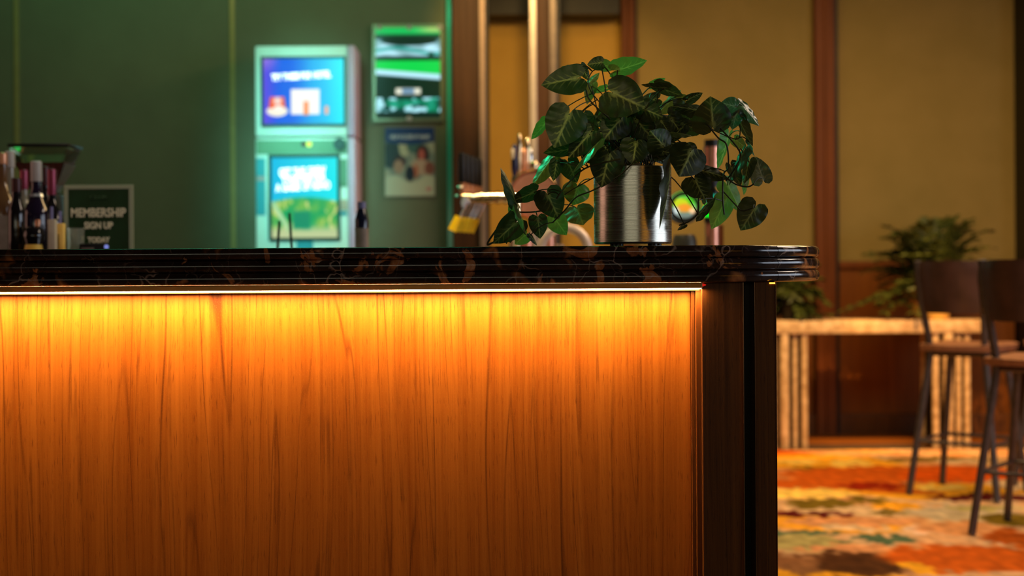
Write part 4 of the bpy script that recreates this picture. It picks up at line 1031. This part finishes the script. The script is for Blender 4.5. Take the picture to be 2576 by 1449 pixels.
fern('fern_plant', 'bushy fern in an orange and yellow pot on the console table, behind the stools', 'plant', (bx, by, bz), pot2, .15, 130, .52, .44, 48, 3, .45, .034)
bx3 = PX(1995, DT+.1, 800)
def pot4(t): obj('planter', L([(.05, 0), (.07, .07), (.078, .12), (.07, .11)], (bx3, DT+.17, bz), 28), 'black_plastic', t)
fern('trailing_plant', 'dark trailing plant on the table end under the marble corner', 'plant', (bx3, DT+.13, bz), pot4, .11, 64, .27, .20, 42, 7, 1.1, .03)

# ================================================================ BAR STOOLS
def make_stool(label, loc, rot):
    t = thing('bar_stool', label, 'stool', loc, 'bar stools', rot)
    hw, zs = .17, .655
    def O(name, bm, mat, par=t, lab=None): return obj(name, bm, mat, par, label=lab)
    for s in (-1, 1):       # rear leg with back upright: one bent tube   (front is +Y)
        O('leg', T([(s*.20, -.20, 0), (s*.127, -.125, zs-.035), (s*.125, -.131, zs+.02), (s*.140, -.178, zs+.20), (s*.152, -.208, zs+.40)], .0155, 14), 'dark_metal')
        O('leg', T([(s*.20, .20, 0), (s*.127, .125, zs-.02)], .0155, 14), 'dark_metal')
    O('footrest', T([(-.173, .173, .24), (.173, .173, .24)], .009, 10), 'dark_metal')
    O('stretcher', T([(-.173, -.173, .24), (.173, -.173, .24)], .008, 10), 'dark_metal')
    O('stretcher', T([(-.173, -.173, .24), (-.173, .173, .24)], .008, 10), 'dark_metal')
    O('stretcher', T([(.173, -.173, .24), (.173, .173, .24)], .008, 10), 'dark_metal')
    bm = bmesh.new()
    tube(bm, [(-.127, .125, zs-.02), (.127, .125, zs-.02)], .011, 10); tube(bm, [(-.127, -.125, zs-.02), (.127, -.125, zs-.02)], .011, 10)
    for s in (-1, 1): tube(bm, [(s*.127, -.125, zs-.02), (s*.127, .125, zs-.02)], .011, 10)
    O('seat_frame', bm, 'dark_metal')
    bm = bmesh.new(); n = 14; top = []; bot = []      # seat: softly dished rounded square
    for j in range(n+1):
        for i in range(n+1):
            u, v = -1+2*i/n, -1+2*j/n; k = 1-.11*(u*u*v*v)
            x, y = u*.19*k, v*.19*k+.02
            z = zs+.035-.012*math.exp(-(u*u+v*v)*1.2)-.012*max(abs(u), abs(v))**6
            top.append(bm.verts.new((x, y, z))); bot.append(bm.verts.new((x*.97, y*.97, zs-.006)))
    for j in range(n):
        for i in range(n):
            a = j*(n+1)+i; q = (a, a+1, a+n+2, a+n+1); bm.faces.new([top[k] for k in q]); bm.faces.new([bot[k] for k in q[::-1]])
    for i in range(n):
        for (a, b) in ((i, i+1), (n*(n+1)+i+1, n*(n+1)+i), ((i+1)*(n+1), i*(n+1)), (i*(n+1)+n, (i+1)*(n+1)+n)): bm.faces.new((top[a], bot[a], bot[b], top[b]))
    O('seat', bm, 'seat_lit')
    bm = bmesh.new(); nu, nv = 18, 10; fr = []; bk = []
    for j in range(nv+1):
        for i in range(nu+1):
            u, v = -1+2*i/nu, j/nv; rc = 1-.10*abs(2*v-1)**5
            x = u*.178*rc; cv = .075*(u*u)        # wraps forward at the sides
            zz = zs+.165+v*.235-.012*abs(u)**6*(1 if v > .5 else -1)
            y = -.185-.045*v+cv-.04
            fr.append(bm.verts.new((x, y+.020, zz))); bk.append(bm.verts.new((x, y, zz)))
    for j in range(nv):
        for i in range(nu):
            a = j*(nu+1)+i; q = (a, a+1, a+nu+2, a+nu+1); bm.faces.new([bk[k] for k in q]); bm.faces.new([fr[k] for k in q[::-1]])
    per = [i for i in range(nu+1)]+[j*(nu+1)+nu for j in range(1, nv+1)]+[nv*(nu+1)+i for i in range(nu-1, -1, -1)]+[j*(nu+1) for j in range(nv-1, 0, -1)]
    for a, b in zip(per, per[1:]+per[:1]): bm.faces.new((fr[a], fr[b], bk[b], bk[a]))
    O('backrest', bm, 'leather')
    return t
ang = -math.radians(38)
def stool_at(px, py, label):
    Dd = CH*F/(py-HY); X = (px-HX)*Dd/F
    c, s = math.cos(ang), math.sin(ang); lx, ly = -.20, -.20
    return (X-(lx*c-ly*s), Dd-(lx*s+ly*c), .017)
s1 = make_stool('brown leather bar stool with dark metal legs, farther of the two backs seen', stool_at(2283, 1258, ''), ang)
def copy_tree(o, par=None):
    c = o.copy(); C.objects.link(c); c.parent = par
    for ch in o.children: copy_tree(ch, c)
    return c
bpy.context.view_layer.update()
s2_ = copy_tree(s1); s2_.location = stool_at(2440, 1363, ''); s2_['label'] = 'nearer bar stool with dark back, cut off by the right picture edge'
s3_ = copy_tree(s1); s3_.location = stool_at(2548, 1236, ''); s3_['label'] = 'bar stool at the far right, only its dark legs in the picture'
